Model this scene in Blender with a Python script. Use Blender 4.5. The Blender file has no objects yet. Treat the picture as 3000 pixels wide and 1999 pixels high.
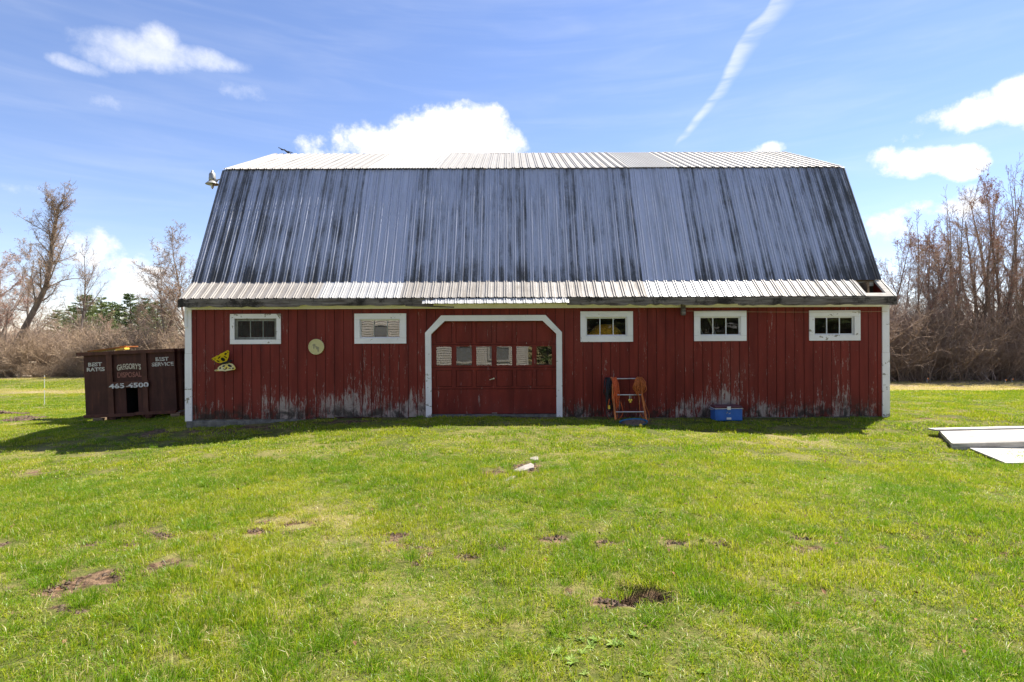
import bpy, math, random
import numpy as np
from mathutils import Vector, Matrix, noise as mnoise

R = math.radians
SC = bpy.context.scene
COL = SC.collection

# ------------------------------------------------------------------ camera
CAMH, FPX, ROLL = 1.72, 1619.0, R(0.25)
cam_d = bpy.data.cameras.new('camera')
cam = bpy.data.objects.new('camera', cam_d)
COL.objects.link(cam)
cam_d.sensor_fit = 'HORIZONTAL'; cam_d.sensor_width = 36.0
cam_d.lens = 36.0 * FPX / 3000.0
cam_d.clip_start = 0.05; cam_d.clip_end = 5000.0
cam.location = (0, 0, CAMH)
cam.rotation_euler = (R(90), ROLL, 0)
SC.camera = cam

# ------------------------------------------------------------------ sun, sky, exposure
SUN_AZ, SUN_EL = R(50.0), R(56.1)
sun_d = bpy.data.lights.new('sun', 'SUN')
sun_d.energy = 5.0; sun_d.angle = R(0.53); sun_d.color = (1.0, 0.93, 0.82)
sun = bpy.data.objects.new('sun', sun_d); COL.objects.link(sun)
sun_vec = Vector((math.sin(SUN_AZ) * math.cos(SUN_EL), math.cos(SUN_AZ) * math.cos(SUN_EL), math.sin(SUN_EL)))
sun.rotation_euler = (-sun_vec).to_track_quat('-Z', 'Y').to_euler()
sun.location = (12, 18, 26)

SC.view_settings.view_transform = 'Standard'
SC.view_settings.look = 'None'
SC.view_settings.exposure = 1.35
SC.view_settings.gamma = 1.0
SC.view_settings.use_curve_mapping = False
SC.render.engine = 'CYCLES'
SC.cycles.max_bounces = 6
SC.cycles.diffuse_bounces = 3
SC.cycles.glossy_bounces = 3
SC.cycles.transparent_max_bounces = 8
SC.cycles.caustics_reflective = False
SC.cycles.caustics_refractive = False
SC.cycles.sample_clamp_indirect = 8.0


class NT:
    """small node-tree builder"""
    def __init__(s, nt):
        s.nt = nt

    def n(s, t, **kw):
        nd = s.nt.nodes.new('ShaderNode' + t)
        for k, v in kw.items():
            setattr(nd, k, v)
        return nd

    def put(s, sock, v):
        if hasattr(v, 'is_output') or isinstance(v, bpy.types.NodeSocket):
            s.nt.links.new(v, sock)
        elif v is not None:
            if sock.type == 'RGBA' and len(v) == 3:
                v = tuple(v) + (1.0,)
            sock.default_value = v

    def m(s, op, a, b=None, c=None, clamp=False):
        nd = s.n('Math', operation=op, use_clamp=clamp)
        s.put(nd.inputs[0], a)
        if b is not None: s.put(nd.inputs[1], b)
        if c is not None: s.put(nd.inputs[2], c)
        return nd.outputs[0]

    def add(s, a, b): return s.m('ADD', a, b)
    def sub(s, a, b): return s.m('SUBTRACT', a, b)
    def mul(s, a, b): return s.m('MULTIPLY', a, b)

    def ss(s, v, lo, hi, o0=0.0, o1=1.0):
        nd = s.n('MapRange', interpolation_type='SMOOTHSTEP')
        s.put(nd.inputs['Value'], v)
        s.put(nd.inputs['From Min'], lo); s.put(nd.inputs['From Max'], hi)
        s.put(nd.inputs['To Min'], o0); s.put(nd.inputs['To Max'], o1)
        return nd.outputs[0]

    def mix(s, f, a, b, blend='MIX'):
        nd = s.n('Mix', data_type='RGBA', blend_type=blend, clamp_factor=True)
        s.put(nd.inputs[0], f); s.put(nd.inputs[6], a); s.put(nd.inputs[7], b)
        return nd.outputs[2]

    def noise(s, vec, scale=5.0, detail=3.0, rough=0.55, dist=0.0):
        nd = s.n('TexNoise')
        if vec is not None: s.put(nd.inputs['Vector'], vec)
        s.put(nd.inputs['Scale'], scale); s.put(nd.inputs['Detail'], detail)
        s.put(nd.inputs['Roughness'], rough); s.put(nd.inputs['Distortion'], dist)
        return nd.outputs['Fac']

    def vscale(s, vec, sc, loc=(0, 0, 0)):
        nd = s.n('Mapping')
        s.put(nd.inputs['Vector'], vec)
        s.put(nd.inputs['Scale'], sc); s.put(nd.inputs['Location'], loc)
        return nd.outputs[0]

    def pos(s): return s.n('NewGeometry').outputs['Position']
    def obj(s): return s.n('TexCoord').outputs['Object']

    def xyz(s, v):
        nd = s.n('SeparateXYZ'); s.put(nd.inputs[0], v)
        return nd.outputs

    def attr(s, name, typ='GEOMETRY'):
        nd = s.n('Attribute', attribute_name=name, attribute_type=typ)
        return nd.outputs

    def rand(s): return s.n('ObjectInfo').outputs['Random']

    def bump(s, h, strength=0.3, dist=0.01):
        nd = s.n('Bump'); s.put(nd.inputs['Strength'], strength)
        s.put(nd.inputs['Distance'], dist); s.put(nd.inputs['Height'], h)
        return nd.outputs[0]


# ------------------------------------------------------------------ world: Nishita sky with clouds and a contrail
world = bpy.data.worlds.new('World'); SC.world = world
world.use_nodes = True
world.cycles.sampling_method = 'MANUAL'
world.cycles.sample_map_resolution = 256
W = NT(world.node_tree)
bg = world.node_tree.nodes['Background']
bg.inputs[1].default_value = 0.08
sky = W.n('TexSky', sky_type='NISHITA', sun_disc=False)
sky.sun_elevation = SUN_EL; sky.sun_rotation = SUN_AZ
sky.air_density = 1.0; sky.dust_density = 0.0; sky.ozone_density = 4.0; sky.altitude = 100
hsv = W.n('HueSaturation'); W.put(hsv.inputs['Saturation'], 1.06)
W.put(hsv.inputs['Color'], W.mix(1.0, sky.outputs[0], (1.13, 0.96, 0.98), 'MULTIPLY'))
wdir = W.n('TexCoord').outputs['Generated']
wx, wy, wz = W.xyz(wdir)[:3]
AZ = W.m('ARCTAN2', wx, wy)
EL = W.m('ARCSINE', wz)


def azel(px, py):            # direction of a 2353-wide view coordinate, as azimuth and elevation
    dx, dy = px * 1.275 - 1500, py * 1.275 - 1000
    dx, dy = dx - ROLL * dy, dy + ROLL * dx
    return math.atan2(dx, FPX), math.atan2(-dy, math.hypot(dx, FPX))


AE = W.n('CombineXYZ'); W.put(AE.inputs[0], AZ); W.put(AE.inputs[1], EL)


def blobs(lst):
    out = None
    for (cx, cy, rx, ry, amp) in lst:
        a, e = azel(cx, cy)
        ra = abs(azel(cx + rx, cy)[0] - azel(cx - rx, cy)[0]) / 2
        re = abs(azel(cx, cy + ry)[1] - azel(cx, cy - ry)[1]) / 2
        q = W.n('VectorMath', operation='MULTIPLY_ADD')
        W.put(q.inputs[0], AE.outputs[0]); q.inputs[1].default_value = (1 / ra, 1 / re, 0); q.inputs[2].default_value = (-a / ra, -e / re, 0)
        d = W.n('VectorMath', operation='DOT_PRODUCT')
        W.put(d.inputs[0], q.outputs[0]); W.put(d.inputs[1], q.outputs[0])
        val = W.m('MULTIPLY_ADD', d.outputs['Value'], -amp, amp)
        out = val if out is None else W.m('MAXIMUM', out, val)
    return W.m('MAXIMUM', out, -2.0)


puff = W.noise(wdir, 13.0, 6.0, 0.66, 0.0)
big = W.noise(W.vscale(wdir, (1, 1, 2.6)), 3.2, 2.0, 0.6, 0.0)
wisp = W.noise(W.vscale(wdir, (1.0, 1.0, 9.0)), 4.0, 3.0, 0.6, 0.5)
cum = blobs([
    (985, 350, 225, 62, 1.5), (1095, 305, 92, 80, 1.5), (1000, 315, 115, 76, 1.3), (860, 335, 120, 58, 1.0),
    (760, 350, 95, 40, 0.5), (1165, 345, 60, 60, 0.9), (1110, 262, 40, 34, 0.7), (935, 285, 50, 38, 0.6),
    (2250, 260, 125, 52, 1.2), (2330, 235, 75, 72, 1.4), (2160, 268, 85, 24, 0.5), (2400, 250, 90, 80, 1.0),
    (2110, 372, 120, 40, 1.1), (2215, 372, 78, 46, 1.3), (2030, 365, 55, 30, 0.9),
    (2160, 480, 80, 36, 0.5), (2230, 470, 60, 40, 0.5), (2120, 310, 60, 18, 0.35),
    (245, 565, 65, 42, 0.6), (290, 600, 40, 14, 0.7), (350, 622, 45, 12, 0.7), (300, 650, 60, 22, 0.35), (360, 560, 50, 25, 0.25),
    (1760, 345, 45, 16, 0.45), (330, 650, 130, 40, 0.6), (250, 600, 110, 50, 0.55), (180, 560, 60, 40, 0.4), (2080, 520, 120, 40, 0.4)])
cum_a = W.ss(W.add(cum, W.m('MULTIPLY_ADD', puff, 3.4, -1.7)), -0.05, 0.95)
thin = blobs([
    (320, 118, 165, 52, 0.9), (365, 100, 70, 50, 0.8), (450, 132, 120, 34, 0.75), (520, 146, 70, 24, 0.6), (180, 152, 80, 20, 0.5), (255, 130, 90, 40, 0.7),
    (575, 212, 80, 26, 0.35), (250, 240, 60, 14, 0.1), (60, 440, 120, 16, 0.2), (330, 470, 150, 10, 0.15)])
thin_a = W.mul(W.ss(W.add(thin, W.m('MULTIPLY_ADD', puff, 1.7, -0.85)), 0.0, 1.1), 0.68)
# high thin streaks everywhere
cir_a = W.mul(W.ss(wisp, 0.30, 0.95), 0.13)
# scattered cumulus over the rest of the sky
out_m = W.m('MAXIMUM', W.ss(W.m('ABSOLUTE', AZ), 0.85, 1.25), W.ss(EL, 0.62, 0.95))
out_a = W.mul(W.mul(W.ss(W.add(big, W.m('MULTIPLY_ADD', puff, 0.25, -0.12)), 0.56, 0.66), out_m), 0.9)
# contrail: broken line with drifting fibres on its right
c0, c1 = azel(1545, 345), azel(1768, 0)
cl = math.hypot(c1[0] - c0[0], c1[1] - c0[1]); ux, uy = (c1[0] - c0[0]) / cl, (c1[1] - c0[1]) / cl
da, de = W.sub(AZ, c0[0]), W.sub(EL, c0[1])
al = W.add(W.mul(da, ux), W.mul(de, uy))
pp = W.sub(W.mul(da, uy), W.mul(de, ux))
wob = W.m('MULTIPLY_ADD', W.noise(wdir, 13.0, 2.0, 0.6), 0.036, -0.018)
pw = W.add(pp, wob)
edge = W.ss(pw, -0.006, 0.002)
wid = W.m('MULTIPLY_ADD', al, 0.09, 0.007)
tail = W.ss(W.m('DIVIDE', pw, wid), 0.15, 1.25, 1.0, 0.0)
ends = W.mul(W.ss(al, -0.004, 0.02), W.ss(al, cl * 1.15, cl * 1.5, 1.0, 0.0))
fib = W.ss(W.noise(W.vscale(wdir, (4, 4, 26)), 2.5, 3.0, 0.65), 0.05, 0.75)
con_a = W.mul(W.mul(W.mul(edge, tail), ends), W.mul(fib, 0.52))

alpha = W.m('MAXIMUM', W.m('MAXIMUM', cum_a, thin_a), W.m('MAXIMUM', W.m('MAXIMUM', cir_a, out_a), con_a))
shade = W.add(W.mul(big, 0.5), W.mul(puff, 0.5))
ccol = W.mix(W.ss(shade, 0.40, 0.58), (5.2, 5.4, 5.9), (6.7, 6.6, 6.5))
W.put(bg.inputs[0], W.mix(alpha, hsv.outputs[0], ccol))


# ------------------------------------------------------------------ object helpers
def tag(o, label=None, cat=None, group=None, kind=None):
    if label: o['label'] = label
    if cat: o['category'] = cat
    if group: o['group'] = group
    if kind: o['kind'] = kind
    return o


def empty(name, loc=(0, 0, 0), rot=(0, 0, 0), parent=None):
    o = bpy.data.objects.new(name, None); COL.objects.link(o)
    o.location = loc; o.rotation_euler = rot
    o.empty_display_size = 0.2
    if parent: o.parent = parent
    return o


def link(name, me, mat=None, parent=None, loc=None, rot=None):
    o = bpy.data.objects.new(name, me); COL.objects.link(o)
    if mat is not None and not me.materials:
        for mm in (mat if isinstance(mat, (list, tuple)) else [mat]):
            me.materials.append(mm)
    if parent is not None: o.parent = parent
    if loc is not None: o.location = loc
    if rot is not None: o.rotation_euler = rot
    return o


def copy_tree(o, parent=None):
    c = o.copy(); COL.objects.link(c); c.parent = parent
    for ch in o.children:
        copy_tree(ch, c)
    return c


class MB:
    """collects verts and faces of one mesh"""
    def __init__(s): s.v = []; s.f = []; s.mi = []

    def quad(s, pts, mi=0):
        b = len(s.v); s.v += [tuple(p) for p in pts]
        s.f.append(tuple(range(b, b + len(pts)))); s.mi.append(mi)

    def box(s, x0, x1, y0, y1, z0, z1, mi=0):
        b = len(s.v)
        s.v += [(x0, y0, z0), (x1, y0, z0), (x1, y1, z0), (x0, y1, z0), (x0, y0, z1), (x1, y0, z1), (x1, y1, z1), (x0, y1, z1)]
        for f in ((0, 3, 2, 1), (4, 5, 6, 7), (0, 1, 5, 4), (1, 2, 6, 5), (2, 3, 7, 6), (3, 0, 4, 7)):
            s.f.append(tuple(b + i for i in f)); s.mi.append(mi)
        return s

    def prism(s, poly, y0, y1, mi=0):          # polygon in x,z (counter-clockwise seen from -y) extruded y0..y1
        b = len(s.v); n = len(poly)
        s.v += [(p[0], y0, p[1]) for p in poly] + [(p[0], y1, p[1]) for p in poly]
        s.f.append(tuple(b + i for i in range(n))); s.mi.append(mi)
        s.f.append(tuple(b + n + i for i in reversed(range(n)))); s.mi.append(mi)
        for i in range(n):
            j = (i + 1) % n
            s.f.append((b + i, b + n + i, b + n + j, b + j)); s.mi.append(mi)
        return s

    def prismx(s, poly, x0, x1, mi=0):         # polygon in y,z extruded along x
        b = len(s.v); n = len(poly)
        s.v += [(x0, p[0], p[1]) for p in poly] + [(x1, p[0], p[1]) for p in poly]
        s.f.append(tuple(b + i for i in reversed(range(n)))); s.mi.append(mi)
        s.f.append(tuple(b + n + i for i in range(n))); s.mi.append(mi)
        for i in range(n):
            j = (i + 1) % n
            s.f.append((b + i, b + j, b + n + j, b + n + i)); s.mi.append(mi)
        return s

    def bar(s, p, q, w, d, up=(0, 0, 1), mi=0):    # rectangular bar from p to q
        p, q = Vector(p), Vector(q); t = (q - p).normalized()
        side = t.cross(Vector(up))
        if side.length < 1e-4: side = t.cross(Vector((0, 1, 0)))
        side.normalize(); nn = side.cross(t)
        b = len(s.v)
        for c in (p, q):
            for (i, j) in ((-1, -1), (1, -1), (1, 1), (-1, 1)):
                s.v.append(tuple(c + side * (i * w / 2) + nn * (j * d / 2)))
        for f in ((3, 2, 1, 0), (4, 5, 6, 7), (0, 1, 5, 4), (1, 2, 6, 5), (2, 3, 7, 6), (3, 0, 4, 7)):
            s.f.append(tuple(b + i for i in f)); s.mi.append(mi)
        return s

    def tube(s, pts, r, k=8, closed=False, mi=0):
        pts = [Vector(p) for p in pts]; n = len(pts); b = len(s.v)
        rs = r if isinstance(r, (list, tuple)) else [r] * n
        nrm = None
        for i in range(n):
            if closed: t = pts[(i + 1) % n] - pts[i - 1]
            else: t = pts[min(i + 1, n - 1)] - pts[max(i - 1, 0)]
            if t.length < 1e-9: t = Vector((0, 0, 1))
            t.normalize()
            if nrm is None:
                nrm = t.orthogonal().normalized()
            else:
                nrm = nrm - t * nrm.dot(t)
                nrm = nrm.normalized() if nrm.length > 1e-6 else t.orthogonal().normalized()
            bn = t.cross(nrm)
            for j in range(k):
                a = 2 * math.pi * j / k
                s.v.append(tuple(pts[i] + (nrm * math.cos(a) + bn * math.sin(a)) * rs[i]))
        m = n if closed else n - 1
        for i in range(m):
            i2 = (i + 1) % n
            for j in range(k):
                j2 = (j + 1) % k
                s.f.append((b + i * k + j, b + i * k + j2, b + i2 * k + j2, b + i2 * k + j)); s.mi.append(mi)
        if not closed:
            s.f.append(tuple(b + j for j in reversed(range(k)))); s.mi.append(mi)
            s.f.append(tuple(b + (n - 1) * k + j for j in range(k))); s.mi.append(mi)
        return s

    def lathe(s, prof, c=(0, 0, 0), k=20, mi=0, axis='z'):   # profile of (radius, height)
        b = len(s.v); n = len(prof)
        for (r, h) in prof:
            for j in range(k):
                a = 2 * math.pi * j / k
                p = (r * math.cos(a), r * math.sin(a), h)
                if axis == 'y': p = (p[0], -p[2], p[1])
                if axis == 'x': p = (p[2], p[0], p[1])
                s.v.append((c[0] + p[0], c[1] + p[1], c[2] + p[2]))
        for i in range(n - 1):
            for j in range(k):
                j2 = (j + 1) % k
                s.f.append((b + i * k + j, b + i * k + j2, b + (i + 1) * k + j2, b + (i + 1) * k + j)); s.mi.append(mi)
        if prof[0][0] > 1e-4:
            s.f.append(tuple(b + j for j in reversed(range(k)))); s.mi.append(mi)
        if prof[-1][0] > 1e-4:
            s.f.append(tuple(b + (n - 1) * k + j for j in range(k))); s.mi.append(mi)
        return s

    def mesh(s, name, smooth=False):
        me = bpy.data.meshes.new(name)
        me.from_pydata(s.v, [], s.f)
        if any(s.mi): me.polygons.foreach_set('material_index', s.mi)
        if smooth: me.polygons.foreach_set('use_smooth', [True] * len(s.f))
        me.update()
        return me

    def build(s, name, mat=None, parent=None, smooth=False, loc=None, rot=None, bevel=0.0):
        o = link(name, s.mesh(name, smooth), mat, parent, loc, rot)
        if bevel:
            bv = o.modifiers.new('bevel', 'BEVEL'); bv.width = bevel; bv.segments = 1; bv.limit_method = 'ANGLE'
        return o


def np_mesh(name, V, F, mats=None, mi=None, smooth=False):
    """V (n,3) array, F (m,k) array with k equal for all faces (or list of two arrays)"""
    me = bpy.data.meshes.new(name)
    Fs = F if isinstance(F, list) else [F]
    Fs = [f for f in Fs if len(f)]
    nl = sum(f.size for f in Fs); nf = sum(len(f) for f in Fs)
    me.vertices.add(len(V)); me.vertices.foreach_set('co', np.asarray(V, np.float32).ravel())
    me.loops.add(nl); me.loops.foreach_set('vertex_index', np.concatenate([f.ravel() for f in Fs]).astype(np.int32))
    me.polygons.add(nf)
    tot = np.concatenate([np.full(len(f), f.shape[1]) for f in Fs])
    st = np.concatenate([[0], np.cumsum(tot)[:-1]])
    me.polygons.foreach_set('loop_start', st.astype(np.int32))
    if mi is not None: me.polygons.foreach_set('material_index', np.asarray(mi, np.int32))
    if smooth: me.polygons.foreach_set('use_smooth', np.ones(nf, bool))
    for m_ in mats or []: me.materials.append(m_)
    me.update(calc_edges=True); me.validate()
    return me


def at(px, py, Y):           # point at distance Y seen at a photograph coordinate (3000 wide)
    dx, dy = px - 1500, py - 1000
    dx, dy = dx - ROLL * dy, dy + ROLL * dx
    return Vector((dx / FPX * Y, Y, CAMH - dy / FPX * Y))


# ------------------------------------------------------------------ terrain
def sstep(x, a, b):
    t = min(1.0, max(0.0, (x - a) / (b - a))); return t * t * (3 - 2 * t)


PIT = (0.86, 3.74)


def ground_z(x, y):
    z = 0.07 * math.exp(-((x + 0.6) / 3.2) ** 2 - ((y - 11.2) / 1.6) ** 2)
    z -= (0.17 * sstep(-x, 1.5, 6.0) + 0.15 * sstep(x, 1.5, 5.5)) * sstep(12.15 - y, 0.0, 1.5) * sstep(y, 3.5, 8.0)
    if x < -4:
        z -= 0.42 * math.tanh(0.042 * (-x - 4) ** 1.25 / 0.42)
    z -= 0.9 * sstep(y, 13, 32)
    z += 0.045 * mnoise.noise((x * 0.55, y * 0.55, 1.7)) * sstep(abs(y - 12), 0.2, 2.5)
    z += 0.026 * mnoise.noise((x * 2.1, y * 2.1, 5.1))
    z += 0.014 * mnoise.noise((x * 5.2, y * 5.2, 8.4)) * sstep(14 - y, 0, 2)
    z += 0.25 * mnoise.noise((x * 0.05, y * 0.05, 9.3)) * sstep(y, 30, 70)
    d = math.hypot((x - PIT[0]) / 0.2, (y - PIT[1]) / 0.16)
    z -= 0.16 * math.exp(-d ** 4)
    d = math.hypot((x - 0.66) / 0.16, (y - 3.62) / 0.12)
    z += 0.035 * math.exp(-d * d)
    return z


BARE = [  # x, y, rx, ry, strength
    (0.72, 3.68, 0.26, 0.17, 1.1), (0.86, 3.74, 0.22, 0.17, 2.2), (0.62, 3.6, 0.16, 0.1, 1.4), (0.36, 3.78, 0.08, 0.09, 0.9), (0.60, 4.02, 0.12, 0.08, 0.8),
    (-3.03, 3.92, 0.36, 0.26, 1.0), (-2.72, 4.2, 0.22, 0.22, 0.8), (-3.5, 3.8, 0.25, 0.15, 0.6), (-2.85, 3.5, 0.3, 0.12, 0.5), (-2.4, 3.75, 0.18, 0.08, 0.6),
    (-1.08, 4.95, 0.22, 0.10, 1.1), (-1.25, 4.9, 0.1, 0.07, 0.7), (-2.25, 5.1, 0.22, 0.09, 0.7), (-3.6, 5.2, 0.25, 0.10, 0.8), (-3.3, 5.0, 0.15, 0.06, 0.8),
    (-0.75, 5.1, 0.12, 0.06, 0.7), (-0.3, 5.0, 0.1, 0.06, 0.7),
    (0.52, 4.78, 0.12, 0.06, 0.8), (0.74, 4.66, 0.15, 0.07, 1.0), (0.95, 4.72, 0.17, 0.07, 1.0), (1.5, 4.62, 0.16, 0.07, 0.9), (1.8, 4.66, 0.14, 0.07, 0.9),
    (2.25, 4.6, 0.32, 0.12, 0.9), (2.7, 4.5, 0.2, 0.08, 0.6), (3.35, 4.4, 0.25, 0.1, 0.7), (4.0, 4.35, 0.25, 0.1, 0.6), (3.55, 3.85, 0.1, 0.06, 0.7), (1.35, 3.1, 0.1, 0.06, 0.5),
    (0.16, 7.42, 0.32, 0.32, 1.3), (0.0, 7.5, 0.5, 0.55, 0.55), (-0.25, 7.15, 0.25, 0.2, 0.7), (0.3, 7.9, 0.3, 0.15, 0.7), (4.9, 7.0, 0.25, 0.08, 0.6), (-1.2, 6.6, 0.25, 0.05, 0.5),
    (-8.2, 9.0, 1.0, 0.35, 0.75), (-7.0, 9.2, 0.7, 0.2, 0.6),
    (-5.4, 11.75, 2.3, 0.35, 0.75), (-7.6, 12.0, 1.0, 0.5, 0.7), (-3.2, 11.8, 1.3, 0.25, 0.8), (0.0, 11.95, 2.2, 0.2, 0.6), (2.5, 11.75, 0.7, 0.35, 0.85), (5.5, 12.0, 3.0, 0.14, 0.6), (8.8, 12.1, 1.2, 0.25, 0.6),
    (-16.4, 17.6, 1.0, 0.5, 1.2), (-14.2, 16.2, 0.6, 0.22, 1.0), (-13.6, 15.4, 0.7, 0.22, 1.0),
    (10.2, 15.0, 1.2, 0.3, 0.5), (12.0, 13.2, 1.5, 0.25, 0.4)]

_rb = random.Random(18)
for _ in range(55):          # scuffed band across the lawn
    _x = _rb.uniform(-4.6, 4.6)
    BARE.append((_x, 4.85 + 0.12 * math.sin(_x * 2) - 0.05 * _x + _rb.gauss(0, 0.22), _rb.uniform(0.10, 0.27), _rb.uniform(0.05, 0.10), _rb.uniform(0.45, 1.2)))


def bare_at(x, y):
    b = 0.0
    for (cx, cy, rx, ry, s_) in BARE:
        ax, ay = abs(x - cx), abs(y - cy)
        if ax < rx * 2 and ay < ry * 2:
            b = max(b, s_ * (1.25 - math.hypot(ax / rx, ay / ry)))
    if b > 0:
        b += 0.95 * mnoise.noise((x * 8, y * 8, 3.3)) + 0.6 * mnoise.noise((x * 24, y * 24, 7.7)) - 0.08
    else:
        n = mnoise.noise((x * 1.1, y * 1.1, 11.0)) + 0.6 * mnoise.noise((x * 6, y * 6, 2.0))
        b = max(0.0, (n - 0.78) * 1.4)
    return max(0.0, min(1.0, b))


def straw_at(x, y):
    edge = 25.5 if x > 0 else 46.5
    s_ = sstep(y + 1.6 * mnoise.noise((x * 0.3, y * 0.3, 4.0)), edge - 2.5, edge + 1.5)
    s_ = max(s_, 0.8 * math.exp(-((y - 35.5 - 0.03 * x) / 1.9) ** 2) * (1.0 if x < -8 else 0.0))
    n = mnoise.noise((x * 0.45, y * 0.45, 21.0)) + 0.5 * mnoise.noise((x * 1.7, y * 1.7, 22.0))
    s_ = max(s_, 0.4 * sstep(n, 0.35, 0.85))
    return s_


def axis(a, b, step, far_lo, far_hi, g=1.12):
    c = list(np.arange(a, b + 1e-6, step))
    d = step; v = b; hi = []
    while v < far_hi:
        d *= g; v += d; hi.append(v)
    d = step; v = a; lo = []
    while v > far_lo:
        d *= g; v -= d; lo.append(v)
    return np.array(lo[::-1] + c + hi)


def mat_new(name):
    m = bpy.data.materials.new(name); m.use_nodes = True
    t = NT(m.node_tree); b = m.node_tree.nodes['Principled BSDF']
    return m, t, b


M = {}
# ground: soil, thatch and short green
m, t, b = mat_new('ground_turf')
p = t.pos()
bare = t.attr('bare')['Fac']; straw = t.attr('straw')['Fac']
n1 = t.noise(p, 0.7, 4, 0.6); n2 = t.noise(p, 14.0, 4, 0.65); n3 = t.noise(p, 60.0, 3, 0.6)
green = t.mix(t.ss(t.add(n1, t.m('MULTIPLY_ADD', n2, 0.5, -0.25)), 0.35, 0.68), (0.07, 0.085, 0.018), (0.19, 0.17, 0.06))
thatch = t.mix(n3, (0.22, 0.16, 0.085), (0.42, 0.33, 0.19))
soil = t.mix(t.ss(n2, 0.35, 0.65), (0.05, 0.03, 0.019), (0.20, 0.13, 0.08))
c = t.mix(t.m('MULTIPLY', straw, 0.95), green, thatch)
c = t.mix(t.ss(t.add(bare, t.m('MULTIPLY_ADD', n3, 0.3, -0.15)), 0.25, 0.6), c, soil)
t.put(b.inputs['Base Color'], c); t.put(b.inputs['Roughness'], 0.95)
b.inputs['Specular IOR Level'].default_value = 0.1
t.put(b.inputs['Normal'], t.bump(t.add(n2, t.mul(n3, 0.5)), 0.9, 0.03))
M['ground'] = m

xs = axis(-9.0, 9.0, 0.075, -1400, 1400, 1.09)
ys = axis(2.2, 13.0, 0.075, -700, 2600, 1.09)
GX, GY = np.meshgrid(xs, ys)
gz = np.array([ground_z(x, y) for x, y in zip(GX.ravel(), GY.ravel())])
gb = np.array([bare_at(x, y) if -22 < x < 22 and -5 < y < 30 else 0.0 for x, y in zip(GX.ravel(), GY.ravel())])
gs = np.array([straw_at(x, y) if abs(x) < 80 and -10 < y < 90 else 0.5 for x, y in zip(GX.ravel(), GY.ravel())])
gz = gz - gb * 0.02 * (np.abs(GX.ravel()) < 9)
V = np.stack([GX.ravel(), GY.ravel(), gz], 1)
nx, ny = len(xs), len(ys)
ii = np.arange(nx * ny).reshape(ny, nx)
F = np.stack([ii[:-1, :-1], ii[:-1, 1:], ii[1:, 1:], ii[1:, :-1]], -1).reshape(-1, 4)
gm = np_mesh('ground', V, F, [M['ground']], smooth=True)
for nm, arr in (('bare', gb), ('straw', gs)):
    a_ = gm.attributes.new(nm, 'FLOAT', 'POINT'); a_.data.foreach_set('value', arr.astype(np.float32))
ground = link('ground', gm)
tag(ground, 'green spring lawn ground with bare soil patches', 'ground', kind='structure')

# ------------------------------------------------------------------ materials
def simple(name, col, rough=0.7, metal=0.0, var=0.15, scale=6.0, spec=0.3, bump=0.0):
    m, t, b = mat_new(name)
    n = t.noise(t.obj(), scale, 4, 0.6)
    c = t.mix(t.ss(n, 0.3, 0.7), tuple(x * (1 - var) for x in col), tuple(min(1, x * (1 + var)) for x in col))
    t.put(b.inputs['Base Color'], c)
    b.inputs['Roughness'].default_value = rough; b.inputs['Metallic'].default_value = metal
    b.inputs['Specular IOR Level'].default_value = spec
    if bump: t.put(b.inputs['Normal'], t.bump(n, bump, 0.01))
    M[name] = m
    return m


XL, XR, YW = -7.20, 8.31, 12.2            # front wall: left end, right end, distance


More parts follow.
